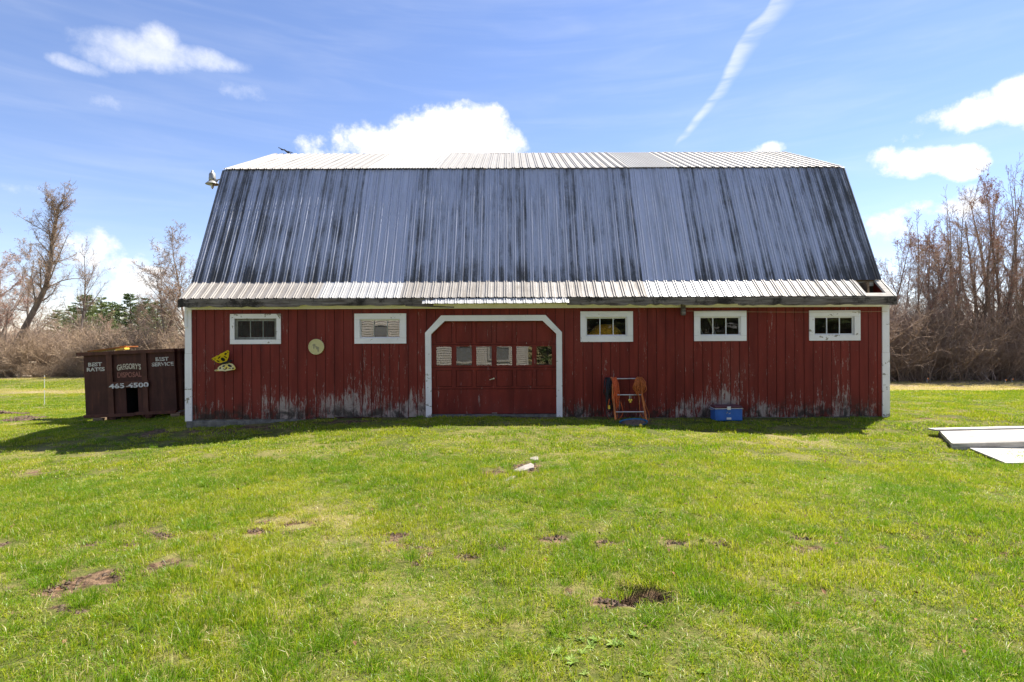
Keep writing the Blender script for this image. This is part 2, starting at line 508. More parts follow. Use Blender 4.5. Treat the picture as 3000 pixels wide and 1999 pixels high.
# barn-red vertical siding with worn and mildewed paint
def red_paint(name, wear=1.0, boards=True):
    m, t, b = mat_new(name)
    p = t.pos(); z = t.xyz(p)[2]; rnd = t.rand()
    streak = t.noise(t.vscale(p, (15, 15, 1.7)), 1.0, 7, 0.72, 0.9)
    grain = t.noise(t.vscale(p, (34, 34, 4.0)), 1.0, 5, 0.7, 1.6)
    fine = t.noise(t.vscale(p, (80, 80, 22)), 1.0, 4, 0.65, 0.5)
    patch = t.noise(t.vscale(p, (0.75, 0.75, 0.55), (3.1, 0, 0)), 1.0, 4, 0.6)
    edge = t.noise(t.vscale(p, (1.9, 1.9, 0.9), (7, 0, 0)), 1.0, 4, 0.6)
    px_ = t.xyz(p)[0]

    def hump(cx_, w_):
        d_ = t.m('MULTIPLY', t.sub(px_, cx_), 1 / w_)
        return t.m('EXPONENT', t.m('MULTIPLY', t.mul(d_, d_), -1.0))
    worn = t.m('MAXIMUM', t.m('MAXIMUM', hump(-3.3, 1.1), t.mul(hump(4.3, 0.8), 0.5)), t.mul(hump(7.6, 0.8), 0.35)) if boards else 0.0
    low = t.ss(t.add(z, t.m('MULTIPLY_ADD', edge, -1.1, 0.5)), -0.05, 0.70, 1.0, 0.0)
    mid = t.ss(z, 0.3, 1.9, 1.0, 0.0)
    tone = t.noise(t.vscale(p, (5, 5, 0.7)), 1.0, 4, 0.6)
    c = t.mix(t.ss(tone, 0.3, 0.72), (0.12, 0.0135, 0.010), (0.205, 0.026, 0.018))
    c = t.mix(t.mul(rnd, 0.25), c, (0.21, 0.034, 0.024))
    c = t.mix(t.mul(t.ss(patch, 0.45, 0.75), 0.3), c, (0.26, 0.07, 0.055))
    s = t.add(t.mul(streak, 0.60), t.add(t.mul(grain, 0.45), t.m('MULTIPLY_ADD', fine, 0.2, -0.125)))
    s = t.add(s, t.mul(low, 0.10 * wear))
    s = t.add(s, t.m('MULTIPLY_ADD', rnd, 0.07 * wear, -0.035 * wear))
    s = t.add(s, t.mul(t.mul(worn, t.ss(z, 0.2, 1.7, 1.0, 0.0)), 0.07 * wear))
    s = t.add(s, t.mul(t.mul(t.ss(patch, 0.42, 0.64), mid), 0.10 * wear))
    bare_m = t.ss(s, 0.60, 0.68)
    wood = t.mix(grain, (0.22, 0.18, 0.155), (0.60, 0.55, 0.51))
    c = t.mix(t.mul(bare_m, 0.8), c, wood)
    mil = t.noise(t.vscale(p, (2.6, 2.6, 3.0), (0, 0, 4)), 1.0, 6, 0.75, 0.8)
    dark = t.mul(t.ss(t.add(t.add(mil, t.m('MULTIPLY_ADD', grain, 0.4, -0.2)), t.mul(low, 0.16)), 0.54, 0.74), t.ss(z, 0.1, 0.6, 1.0, 0.0))
    c = t.mix(t.mul(dark, 0.9 * min(1, wear)), c, (0.022, 0.018, 0.015))
    t.put(b.inputs['Base Color'], c)
    t.put(b.inputs['Roughness'], t.m('MULTIPLY_ADD', bare_m, 0.2, 0.62))
    b.inputs['Specular IOR Level'].default_value = 0.25
    t.put(b.inputs['Normal'], t.bump(t.add(streak, t.mul(fine, 0.6)), 0.35, 0.006))
    M[name] = m


red_paint('red_siding', 1.0)
red_paint('red_door', 0.22, False)
m, t, b = mat_new('red_groove')
t.put(b.inputs['Base Color'], (0.06, 0.012, 0.01)); b.inputs['Roughness'].default_value = 0.9
M['red_groove'] = m


def white_paint(name, amount, zfade=False):
    m, t, b = mat_new(name)
    p = t.pos()
    pe = t.noise(t.vscale(p, (5, 5, 8)), 1.0, 5, 0.62, 0.4)
    fi = t.noise(t.vscale(p, (40, 40, 40)), 1.0, 4, 0.6)
    di = t.noise(p, 1.6, 4, 0.6)
    c = t.mix(t.ss(di, 0.3, 0.75), (0.88, 0.86, 0.89), (0.76, 0.74, 0.75))
    s = t.add(pe, t.m('MULTIPLY_ADD', fi, 0.2, -0.1))
    if zfade:
        s = t.add(s, t.ss(t.xyz(p)[2], 0.0, 1.6, 0.09, 0.0))
    c = t.mix(t.ss(s, amount, amount + 0.03), c, t.mix(fi, (0.18, 0.16, 0.13), (0.40, 0.36, 0.30)))
    t.put(b.inputs['Base Color'], c); b.inputs['Roughness'].default_value = 0.6
    t.put(b.inputs['Normal'], t.bump(s, 0.25, 0.004))
    M[name] = m


white_paint('white_trim', 0.66)
white_paint('white_corner', 0.65, True)
white_paint('white_cream', 0.72)
white_paint('white_chipped', 0.60)


# weathered ribbed metal
def roof_metal(name, base, dirt, dirtcol, rough, metal, slope=False):
    m, t, b = mat_new(name)
    p = t.pos(); rnd = t.rand(); x, y, z = t.xyz(p)[:3]
    off = t.n('CombineXYZ'); t.put(off.inputs[0], t.mul(rnd, 37.0)); t.put(off.inputs[1], t.mul(rnd, 11.0))
    va = t.n('VectorMath', operation='ADD'); t.put(va.inputs[0], p); t.put(va.inputs[1], off.outputs[0])
    q = va.outputs[0]
    u = t.m('MULTIPLY', t.sub(x, XL - 0.015), 3.0 / ((XR + 0.02 - XL + 0.015) / 26))      # rib pitch units
    fr = t.m('FRACT', u); pan = t.m('FLOOR', u)
    wn = t.n('TexWhiteNoise', noise_dimensions='1D'); t.put(wn.inputs['W'], pan)
    rib = t.ss(t.m('ABSOLUTE', t.sub(fr, 0.5)), 0.20, 0.26, 1.0, 0.0)
    st = t.noise(t.vscale(q, (34, 2.0, 0.16)), 1.0, 5, 0.7)
    s2 = t.noise(t.vscale(q, (9, 2.0, 0.30)), 1.0, 5, 0.68, 0.2)
    bl = t.noise(t.vscale(q, (2.4, 1.7, 1.3)), 1.0, 5, 0.7, 0.4)
    fi = t.noise(t.vscale(q, (60, 20, 16)), 1.0, 4, 0.7)
    s = t.add(t.add(t.mul(st, 0.34), t.mul(s2, 0.32)), t.add(t.mul(bl, 0.28), t.m('MULTIPLY_ADD', fi, 0.22, -0.08)))
    s = t.add(s, t.m('MULTIPLY_ADD', wn.outputs['Value'], 0.15, -0.075))
    if slope:
        s = t.add(s, t.mul(t.ss(z, 3.05, 3.75, 1.0, 0.0), 0.10))
        s = t.add(s, t.mul(t.m('MAXIMUM', t.ss(x, XL, XL + 2.2, 1.0, 0.0), t.ss(x, XR - 2.4, XR)), 0.07))
    s = t.sub(s, t.mul(rib, 0.10))
    d = t.mul(t.ss(s, 0.40, 0.66), dirt)
    c = t.mix(t.ss(fi, 0.3, 0.7), tuple(v * 0.86 for v in base), base)
    c = t.mix(d, c, dirtcol)
    t.put(b.inputs['Base Color'], c)
    t.put(b.inputs['Metallic'], t.mul(t.m('SUBTRACT', 1.0, d), metal))
    t.put(b.inputs['Roughness'], t.m('MULTIPLY_ADD', d, 0.3, rough))
    t.put(b.inputs['Normal'], t.bump(t.add(bl, t.mul(fi, 0.3)), 0.12, 0.01))
    M[name] = m


roof_metal('roof_dirty', (0.47, 0.50, 0.60), 0.97, (0.04, 0.04, 0.042), 0.42, 0.3, True)
roof_metal('roof_clean', (0.52, 0.55, 0.66), 0.6, (0.20, 0.21, 0.24), 0.40, 0.3)
roof_metal('eave_dirty', (0.34, 0.32, 0.30), 0.75, (0.15, 0.125, 0.10), 0.55, 0.1)
roof_metal('eave_clean', (0.46, 0.46, 0.46), 0.3, (0.32, 0.30, 0.27), 0.5, 0.1)
roof_metal('roof_top', (0.30, 0.29, 0.275), 0.6, (0.17, 0.16, 0.145), 0.55, 0.1)
roof_metal('roof_top_corrugated', (0.25, 0.25, 0.245), 0.4, (0.2, 0.195, 0.185), 0.55, 0.1)


def wood(name, c0, c1, dark=(0.02, 0.018, 0.016), dk=0.6, axis_x=True):
    m, t, b = mat_new(name)
    p = t.obj()
    g = t.noise(t.vscale(p, (1.6, 26, 26) if axis_x else (26, 26, 1.6)), 1.0, 5, 0.65, 0.6)
    bl = t.noise(p, 2.6, 5, 0.66)
    fi = t.noise(p, 38.0, 3, 0.6)
    c = t.mix(t.ss(g, 0.3, 0.7), c0, c1)
    c = t.mix(t.mul(t.ss(t.add(bl, t.m('MULTIPLY_ADD', fi, 0.24, -0.12)), 0.46, 0.64), dk), c, dark)
    t.put(b.inputs['Base Color'], c); b.inputs['Roughness'].default_value = 0.85
    b.inputs['Specular IOR Level'].default_value = 0.2
    t.put(b.inputs['Normal'], t.bump(t.add(g, t.mul(fi, 0.4)), 0.7, 0.01))
    M[name] = m


wood('rotten_wood', (0.075, 0.06, 0.052), (0.26, 0.23, 0.205), (0.012, 0.010, 0.009), 0.85)
wood('grey_wood', (0.32, 0.30, 0.27), (0.56, 0.54, 0.50), (0.12, 0.10, 0.09), 0.25)
wood('raw_wood', (0.16, 0.11, 0.07), (0.30, 0.22, 0.15), (0.03, 0.02, 0.015), 0.5)
wood('raw_wood_v', (0.16, 0.11, 0.07), (0.30, 0.22, 0.15), (0.03, 0.02, 0.015), 0.5, False)
wood('sash_grey', (0.20, 0.20, 0.18), (0.34, 0.33, 0.30), (0.08, 0.08, 0.07), 0.5, False)

m, t, b = mat_new('concrete_block')
n = t.noise(t.pos(), 7, 5, 0.65); n2 = t.noise(t.pos(), 60, 3, 0.6)
t.put(b.inputs['Base Color'], t.mix(t.ss(n, 0.3, 0.7), (0.09, 0.085, 0.075), (0.22, 0.21, 0.19)))
b.inputs['Roughness'].default_value = 0.95
t.put(b.inputs['Normal'], t.bump(t.add(n, t.mul(n2, 0.4)), 0.6, 0.02)); M['concrete'] = m


# old window glass: see-through, partly mirror-like, with dust and a slight warp
def glass(name, refl, dust):
    m = bpy.data.materials.new(name); m.use_nodes = True
    nt = m.node_tree; nt.nodes.remove(nt.nodes['Principled BSDF'])
    t = NT(nt); p = t.pos()
    tr = t.n('BsdfTransparent'); tr.inputs[0].default_value = (0.9, 0.9, 0.9, 1)
    gl = t.n('BsdfGlossy'); gl.inputs['Roughness'].default_value = 0.015
    gl.inputs[0].default_value = (0.92, 0.92, 0.90, 1)
    df = t.n('BsdfDiffuse'); df.inputs[0].default_value = (0.30, 0.29, 0.27, 1)
    fr = t.n('Fresnel'); fr.inputs[0].default_value = 1.5
    f = t.m('MULTIPLY_ADD', fr.outputs[0], 0.8, refl)
    m1 = t.n('MixShader'); t.put(m1.inputs[0], f); t.put(m1.inputs[1], tr.outputs[0]); t.put(m1.inputs[2], gl.outputs[0])
    dn = t.noise(p, 9.0, 5, 0.65)
    dm = t.m('MULTIPLY', t.ss(dn, 0.3, 0.75), dust)
    m2 = t.n('MixShader'); t.put(m2.inputs[0], dm); t.put(m2.inputs[1], m1.outputs[0]); t.put(m2.inputs[2], df.outputs[0])
    t.put(nt.nodes['Material Output'].inputs['Surface'], m2.outputs[0])
    M[name] = m


glass('door_glass', 0.16, 0.05)
glass('window_glass', 0.02, 0.05)
glass('clear_reflecting_glass', 0.20, 0.03)
glass('dusty_glass', -0.025, 0.22)

simple('interior_shade', (0.05, 0.042, 0.036), 0.95)
simple('pale_metal', (0.62, 0.62, 0.60), 0.35, 0.7)
simple('galvanised', (0.36, 0.36, 0.34), 0.5, 0.6, 0.25)
simple('white_plastic', (0.72, 0.72, 0.68), 0.45)
simple('orange_cord', (0.62, 0.115, 0.03), 0.5, 0, 0.2, 30)
simple('brown_orange_cord', (0.46, 0.13, 0.03), 0.5, 0, 0.25, 30)
simple('black_cord', (0.016, 0.016, 0.018), 0.45)
simple('yellow_plastic', (0.72, 0.50, 0.06), 0.45)
simple('orange_rail', (0.48, 0.15, 0.04), 0.55, 0, 0.3, 8)
simple('cooler_blue', (0.035, 0.135, 0.46), 0.42, 0, 0.12, 5)
simple('cooler_lid', (0.10, 0.035, 0.045), 0.5, 0, 0.3, 8)
simple('tray_blue', (0.02, 0.12, 0.22), 0.5)
simple('soil_brown', (0.14, 0.10, 0.075), 0.95, 0, 0.4, 20, 0.1, 0.8)
simple('amber_fur', (0.80, 0.42, 0.03), 0.9, 0, 0.35, 25, 0.1)
simple('black_paint_and_shade', (0.012, 0.012, 0.013), 0.55)
simple('butterfly_yellow', (0.72, 0.53, 0.022), 0.5, 0, 0.12, 9)
m, t, b = mat_new('butterfly_faded')
n = t.noise(t.obj(), 9, 5, 0.65)
t.put(b.inputs['Base Color'], t.mix(t.ss(n, 0.35, 0.6), (0.70, 0.52, 0.05), (0.68, 0.60, 0.32)))
b.inputs['Roughness'].default_value = 0.65; M['butterfly_faded'] = m
m, t, b = mat_new('dial_face')
o_ = t.obj(); n = t.noise(o_, 22, 5, 0.65)


def smudge(t, o_, cx, cz, rx, rz):
    x_, y_, z_ = t.xyz(o_)[:3]
    u = t.m('MULTIPLY', t.sub(x_, cx), 1 / rx); v = t.m('MULTIPLY', t.sub(z_, cz), 1 / rz)
    return t.m('SUBTRACT', 1.0, t.m('MULTIPLY_ADD', u, u, t.mul(v, v)))


sm = None
for a_ in ((-0.045, 0.035, 0.045, 0.038), (0.03, -0.03, 0.045, 0.04), (-0.05, -0.01, 0.02, 0.045), (0.045, -0.075, 0.02, 0.05), (0.0, 0.0, 0.03, 0.02)):
    q_ = smudge(t, o_, *a_); sm = q_ if sm is None else t.m('MAXIMUM', sm, q_)
sm = t.ss(t.add(sm, t.m('MULTIPLY_ADD', n, 1.0, -0.5)), 0.0, 0.7)
t.put(b.inputs['Base Color'], t.mix(t.mul(sm, 0.7), t.mix(n, (0.50, 0.44, 0.20), (0.62, 0.56, 0.30)), (0.13, 0.115, 0.10)))
b.inputs['Roughness'].default_value = 0.45; M['dial_face'] = m
simple('dial_rim', (0.66, 0.60, 0.32), 0.4)


def rust(name, base, v):
    m, t, b = mat_new(name)
    p = t.obj()
    n = t.noise(p, 2.0, 5, 0.65); s = t.noise(t.vscale(p, (9, 9, 1.1)), 1.0, 5, 0.66); f = t.noise(p, 35, 4, 0.6)
    c = t.mix(t.ss(t.add(t.mul(n, 0.5), t.mul(s, 0.5)), 0.36, 0.64), tuple(x * 0.55 for x in base), base)
    c = t.mix(t.mul(t.ss(t.add(s, t.m('MULTIPLY_ADD', f, 0.2, -0.1)), 0.58, 0.72), v), c, (0.17, 0.06, 0.025))
    t.put(b.inputs['Base Color'], c); b.inputs['Roughness'].default_value = 0.75
    b.inputs['Specular IOR Level'].default_value = 0.3
    t.put(b.inputs['Normal'], t.bump(t.add(n, t.mul(f, 0.35)), 0.4, 0.01))
    M[name] = m


rust('bin_rust', (0.085, 0.032, 0.023), 0.35)
rust('bin_rust_light', (0.125, 0.05, 0.033), 0.5)


def worn_letter(name, col, lim):
    m, t, b = mat_new(name)
    n = t.noise(t.pos(), 13, 4, 0.7, 0.4)
    t.put(b.inputs['Base Color'], t.mix(t.ss(n, lim, lim + 0.05), col, (0.085, 0.036, 0.024)))
    b.inputs['Roughness'].default_value = 0.7; M[name] = m


worn_letter('letter_white', (0.58, 0.57, 0.52), 0.56)
worn_letter('letter_cream', (0.60, 0.55, 0.42), 0.58)
worn_letter('letter_pink', (0.30, 0.115, 0.085), 0.56)
worn_letter('letter_number', (0.66, 0.66, 0.64), 0.545)
simple('orange_board', (0.26, 0.085, 0.018), 0.6, 0, 0.3)
simple('house_white', (0.52, 0.48, 0.43), 0.6, 0, 0.06, 3)
simple('house_pane', (0.2, 0.2, 0.2), 0.3)  # grey fill stands in for sky mirrored in the house windows
simple('house_roof', (0.07, 0.07, 0.075), 0.9)
simple('flag_orange', (0.8, 0.25, 0.03), 0.6)
simple('flag_yellow', (0.8, 0.55, 0.03), 0.6)
simple('stone_grey', (0.26, 0.235, 0.21), 0.9, 0, 0.2, 14, 0.2, 0.5)
simple('string_tan', (0.45, 0.34, 0.22), 0.8)
simple('firewood', (0.50, 0.40, 0.28), 0.9, 0, 0.35, 12)

# ------------------------------------------------------------------ BARN
ZB, ZT = 0.02, 2.47
PROF = [(12.0, 2.68), (12.46, 3.08), (13.82, 6.02), (16.73, 7.38)]    # gambrel profile y,z: eave, kick, break, ridge
YR = 16.73


def back(y): return 2 * YR - y


barn = empty('barn', ((XL + XR) / 2, YW, 0))
tag(barn, 'long red gambrel barn with ribbed metal roof and white trim', 'barn')
BI = Vector(barn.location)


def bp(mb, name, mat, parent=None, **kw):          # a part of the barn, vertices given in world coordinates
    o = mb.build(name, mat, parent or barn, **kw)
    if parent is None:
        o.location = -BI
    return o


def Z(py, px): return at(px, py, YW).z
def X(px, py=1000): return at(px, py, YW).x


# window data in photograph pixels: outer casing, inner opening, mullions
WIN = [
    dict(o=(675.1, 920.8, 823.6, 1008.8), i=(688.0, 934.4, 810.9, 996.0), mu=(732.1, 769.2), sash='sash_grey', g='dusty_glass', cs='white_chipped', sw=0.055),
    dict(o=(1038.9, 919.5, 1190.4, 1007.5), i=(1054.4, 936.5, 1173.0, 991.5), mu=(1095.0, 1134.0), sash='white_trim', g='clear_reflecting_glass', cs='white_trim', sw=0.025),
    dict(o=(1700.4, 913.2, 1853.8, 1002.4), i=(1716.0, 930.0, 1837.5, 985.5), mu=(1758.2, 1796.9), sash='white_trim', g='window_glass', cs='white_trim', sw=0.03),
    dict(o=(2033.0, 911.9, 2186.0, 999.9), i=(2049.5, 928.5, 2169.0, 984.0), mu=(2089.7, 2128.1), sash='white_trim', g='window_glass', cs='white_trim', sw=0.028),
    dict(o=(2369.7, 910.6, 2519.2, 998.6), i=(2384.5, 928.0, 2502.0, 982.0), mu=(2424.0, 2461.3), sash='white_trim', g='window_glass', cs='white_chipped', sw=0.03)]
for w in WIN:
    for k in ('o', 'i'):
        x0, y0, x1, y1 = w[k]
        p0, p1 = at(x0, y0, YW), at(x1, y1, YW)
        q0, q1 = at(x0, y1, YW), at(x1, y0, YW)
        w['w' + k] = ((p0.x + q0.x) / 2, (p1.x + q1.x) / 2, (p1.z + q0.z) / 2, (p0.z + q1.z) / 2)   # x0,x1,z0,z1
    w['wm'] = [X(q, 960) for q in w['mu']]

# garage door outline (outer trim, inner opening), world x,z
DO = [X(1246), X(1293), X(1598), X(1646)]
DI = [X(1263), X(1303), X(1590), X(1630)]
DZ = dict(otop=Z(924.5, 1445), itop=Z(941, 1445), oknee=Z(975, 1445), iknee=Z(979.5, 1445))


def door_top(x):                     # height of the middle of the trim along the door
    a = [(DO[k] + DI[k]) / 2 for k in range(4)]
    zt, zk = (DZ['otop'] + DZ['itop']) / 2, (DZ['oknee'] + DZ['iknee']) / 2
    if x <= a[0] or x >= a[3]: return None
    if x < a[1]: return zk + (zt - zk) * (x - a[0]) / (a[1] - a[0])
    if x > a[2]: return zk + (zt - zk) * (a[3] - x) / (a[3] - a[2])
    return zt


DA = [(DO[k] + DI[k]) / 2 for k in range(4)]


def pieces(x0, x1, zb, zt):
    """convex x,z polygons filling a vertical strip of the wall, leaving out window and door openings"""
    cuts = {x0, x1}
    for w in WIN:
        a, b_, _, _ = w['wi']
        for v in (a - 0.02, b_ + 0.02):
            if x0 < v < x1: cuts.add(v)
    for v in DA:
        if x0 < v < x1: cuts.add(v)
    cuts = sorted(cuts); out = []
    for a, b_ in zip(cuts[:-1], cuts[1:]):
        mid = (a + b_) / 2
        hole = None
        for w in WIN:
            if w['wi'][0] - 0.02 < mid < w['wi'][1] + 0.02: hole = w['wi']
        if hole:
            out.append([(a, zb), (b_, zb), (b_, hole[2] - 0.02), (a, hole[2] - 0.02)])
            out.append([(a, hole[3] + 0.02), (b_, hole[3] + 0.02), (b_, zt), (a, zt)])
        elif door_top(mid) is not None:
            e = 1e-6
            out.append([(a, door_top(a + e)), (b_, door_top(b_ - e)), (b_, zt), (a, zt)])
        else:
            out.append([(a, zb), (b_, zb), (b_, zt), (a, zt)])
    return out




def pane_mesh(x0, x1, z0, z1, y, tx, tz, bow):
    """old sheet glass: slightly tilted and bowed"""
    mb = MB(); n = 8
    for j in range(n + 1):
        for i in range(n + 1):
            u, v = i / n, j / n
            mb.v.append((x0 + (x1 - x0) * u, y + tx * (u - .5) + tz * (v - .5) + bow * math.sin(math.pi * u) * (0.6 + 0.4 * math.sin(math.pi * v)), z0 + (z1 - z0) * v))
    for j in range(n):
        for i in range(n):
            q = j * (n + 1) + i; mb.f.append((q, q + 1, q + n + 2, q + n + 1)); mb.mi.append(0)
    return mb


rng = random.Random(4)
mb = MB()
for poly in pieces(XL + 0.01, XR - 0.01, 0.04, 2.6):
    mb.prism(poly, YW + 0.012, YW + 0.06)
front_wall = bp(mb, 'front_wall', M['red_groove'])
g0 = X(575.5) - 0.2032 * 3
k = 0
while True:
    a, b_ = g0 + 0.2032 * k, g0 + 0.2032 * (k + 1); k += 1
    a2, b2 = max(a + 0.0065, XL + 0.005), min(b_ - 0.0065, XR - 0.005)
    if a > XR - 0.02: break
    if b2 - a2 < 0.02: continue
    mb = MB(); dy = rng.uniform(-0.0015, 0.0015)
    zb = 0.02 + rng.uniform(-0.012, 0.012) + (0.03 if x_ else 0) if (x_ := (-1.9 > a2 > -4.5)) else 0.02 + rng.uniform(-0.006, 0.006)
    for poly in pieces(a2, b2, zb, ZT + 0.04):
        mb.prism(poly, YW + dy, YW + 0.0118)
    bp(mb, 'board', M['red_siding'], front_wall)

# concrete footing
mb = MB(); mb.box(XL + 0.03, XR - 0.03, YW + 0.006, YW + 0.2, -0.55, 0.018)
mb.box(XL + 0.03, DO[0], YW - 0.05, YW + 0.005, -0.55, -0.015)
bp(mb, 'foundation', M['concrete'], bevel=0.008)

# side and rear walls, floor
gpoly = [(YW, 0.0), (back(YW), 0.0), (back(YW), 2.75), (back(12.5), 3.05), (back(13.84), 5.97), (YR, 7.33), (13.84, 5.97), (12.5, 3.05), (YW, 2.75)]
for nm, xa, xb in (('gable_wall', XL + 0.001, XL + 0.05), ('gable_wall', XR - 0.05, XR - 0.001)):
    mb = MB(); mb.prismx([(y + (0.062 if y == YW else 0), z) for y, z in gpoly], xa, xb); bp(mb, nm, M['red_siding'])
mb = MB(); mb.box(XL + 0.05, XR - 0.05, back(YW) - 0.05, back(YW), -1.2, 2.75); bp(mb, 'rear_wall', M['red_siding'])
mb = MB(); mb.box(XL + 0.06, XR - 0.06, YW + 0.3, back(YW) - 0.06, -0.1, 0.06); bp(mb, 'floor', M['concrete'])

# corner boards
for (px0, px1, xo0, xo1, zb) in ((545, 563, XL - 0.012, None, -0.02), (2583, 2603, None, XR + 0.012, -0.06)):
    xa = xo0 if xo0 is not None else X(px0); xb = xo1 if xo1 is not None else X(px1)
    zj = rng.uniform(1.35, 1.5)
    mb = MB(); mb.box(xa, xb, YW - 0.026, YW - 0.002, zb, zj - 0.002); bp(mb, 'corner_board', M['white_corner'])
    mb = MB(); mb.box(xa + 0.004, xb - 0.004, YW - 0.024, YW - 0.002, zj + 0.001, 2.44); bp(mb, 'corner_board', M['white_trim'])
mb = MB(); mb.box(XL - 0.008, XL + 0.045, YW - 0.04, YW - 0.027, 2.05, 2.42); bp(mb, 'trim_block', M['white_cream'])

# frieze, soffit
mb = MB(); mb.box(XL - 0.01, XR + 0.01, YW - 0.03, YW - 0.003, 2.442, 2.54); bp(mb, 'frieze_board', M['white_cream'])
mb = MB(); mb.box(XL, XR, 12.0, YW + 0.05, 2.545, 2.56); bp(mb, 'soffit', M['white_cream'])

# fascia: rotten boards with ragged lower edges, in pieces along the eave
def ragged(x0, x1, z0, z1, seed, depth=0.02, bite=0.03, y0=11.955, y1=11.988):
    r_ = random.Random(seed); n = max(6, int((x1 - x0) / 0.11)); mb = MB()
    xs_ = [x0 + (x1 - x0) * i / n for i in range(n + 1)]
    zb_ = [z0 + r_.uniform(-0.006, 0.006) + (r_.uniform(0, bite) if r_.random() < 0.28 else 0) for _ in xs_]
    zt_ = [z1 + r_.uniform(-0.005, 0.005) for _ in xs_]
    for i in range(n):
        b0 = len(mb.v)
        ya = y0 + r_.uniform(-0.003, 0.003)
        for (x, zz, zt__) in ((xs_[i], zb_[i], zt_[i]), (xs_[i + 1], zb_[i + 1], zt_[i + 1])):
            mb.v += [(x, y0, zz), (x, y1, zz), (x, y1, zt__), (x, y0 + 0.004 * math.sin(x * 7), zt__)]
        for f in ((0, 4, 7, 3), (1, 2, 6, 5), (0, 1, 5, 4), (3, 7, 6, 2)):
            mb.f.append(tuple(b0 + q for q in f)); mb.mi.append(0)
        if i == 0: mb.f.append((b0, b0 + 3, b0 + 2, b0 + 1)); mb.mi.append(0)
        if i == n - 1: mb.f.append((b0 + 4, b0 + 5, b0 + 6, b0 + 7)); mb.mi.append(0)
    return mb


bp(ragged(XL - 0.03, -4.6, 2.475, 2.655, 1, bite=0.028), 'fascia_board', M['rotten_wood'])
bp(ragged(-4.597, -2.95, 2.50, 2.655, 2, bite=0.035), 'fascia_board', M['rotten_wood'])
bp(ragged(-2.947, -1.7, 2.495, 2.645, 3, bite=0.03), 'fascia_board', M['rotten_wood'])
bp(ragged(1.20, 2.12, 2.492, 2.655, 5, bite=0.03), 'fascia_board', M['rotten_wood'])
bp(ragged(2.123, 4.9, 2.478, 2.655, 6, bite=0.035), 'fascia_board', M['rotten_wood'])
bp(ragged(4.903, XR + 0.03, 2.47, 2.655, 7, bite=0.026), 'fascia_board', M['rotten_wood'])
mb = MB(); mb.bar((-2.3, 11.95, 2.50), (-1.25, 11.95, 2.455), 0.012, 0.03); bp(mb, 'splintered_strip', M['rotten_wood'])
mb = MB(); mb.box(-1.70, 1.20, 11.99, 12.02, 2.545, 2.64); bp(mb, 'sub_fascia', M['white_cream'])

# --- roof
ROOFX0, ROOFX1 = XL - 0.015, XR + 0.02
mb = MB()
T = 0.03


def deck(pts, x0, x1):
    lo = [(y, z - T) for y, z in pts]
    mb.prismx(pts + lo[::-1], x0, x1)


off = 0.022
front_pts = [(y + 0.02, z - off) for y, z in PROF[1:]]
deck([(12.48, PROF[1][1] - off), (13.86, PROF[2][1] - off)], ROOFX0 + 0.01, ROOFX1 - 0.01)
deck([(13.88, PROF[2][1] - off + 0.004), (YR, PROF[3][1] - off)], ROOFX0 + 0.01, ROOFX1 - 0.01)
deck([(12.06, PROF[0][1] + 0.03), (12.47, PROF[1][1] - off - 0.005)], ROOFX0 + 0.01, 7.66)
roof = bp(mb, 'roof', M['raw_wood'])
mb = MB()
mb.prismx([(YR + 0.004, 7.38), (back(13.82), 6.02), (back(12.46), 3.08), (back(12.0), 2.68), (back(12.0), 2.64), (back(12.50), 3.03), (back(13.87), 5.97), (YR + 0.004, 7.33)], ROOFX0, ROOFX1)
bp(mb, 'rear_roof', M['roof_dirty'], roof)

NS = 26
SW = (ROOFX1 - ROOFX0) / NS


def rib_profile(width, nr, h, corr=False):
    """(x, height) points across one sheet"""
    if corr:
        n = 8 * 5
        return [(width * i / n, 0.009 * (1 - math.cos(2 * math.pi * 8 * i / n)) / 1.0) for i in range(n + 1)]
    pts = [(0.0, 0.0)]; pit = width / nr
    for i in range(nr):
        c_ = pit * (i + 0.5)
        for s_ in (-0.026, 0.026):
            pts += [(c_ + s_ - 0.018, 0.0), (c_ + s_ - 0.007, h), (c_ + s_ + 0.007, h), (c_ + s_ + 0.018, 0.0)]
    # faint swages on the pans
        if i < nr - 1 or True:
            e = pit * (i + 1)
            pts += [(e - 0.02, 0.0), (e - 0.012, 0.003), (e - 0.004, 0.0)]
    pts.append((width, 0.0))
    return [q for j, q in enumerate(pts) if j == 0 or q[0] > pts[j - 1][0] - 1e-9]


def sheet_mesh(name, a, b_, prof, nseg, lift=0.004):
    """ribbed sheet from lower edge a to upper edge b_ (y,z); local x from 0"""
    ay, az_ = a; by, bz = b_
    L = math.hypot(by - ay, bz - az_); ny_, nz_ = -(bz - az_) / L, (by - ay) / L
    mb = MB(); n = len(prof)
    for j in range(nseg + 1):
        f = j / nseg
        for (x, h) in prof:
            hh = h + lift + 0.0025 * math.sin(f * 9 + x * 5)
            mb.v.append((x, ay + (by - ay) * f + ny_ * hh, az_ + (bz - az_) * f + nz_ * hh))
    for j in range(nseg):
        for i in range(n - 1):
            q = j * n + i
            mb.f.append((q, q + 1, q + n + 1, q + n)); mb.mi.append(0)
    me = mb.mesh(name)
    return me


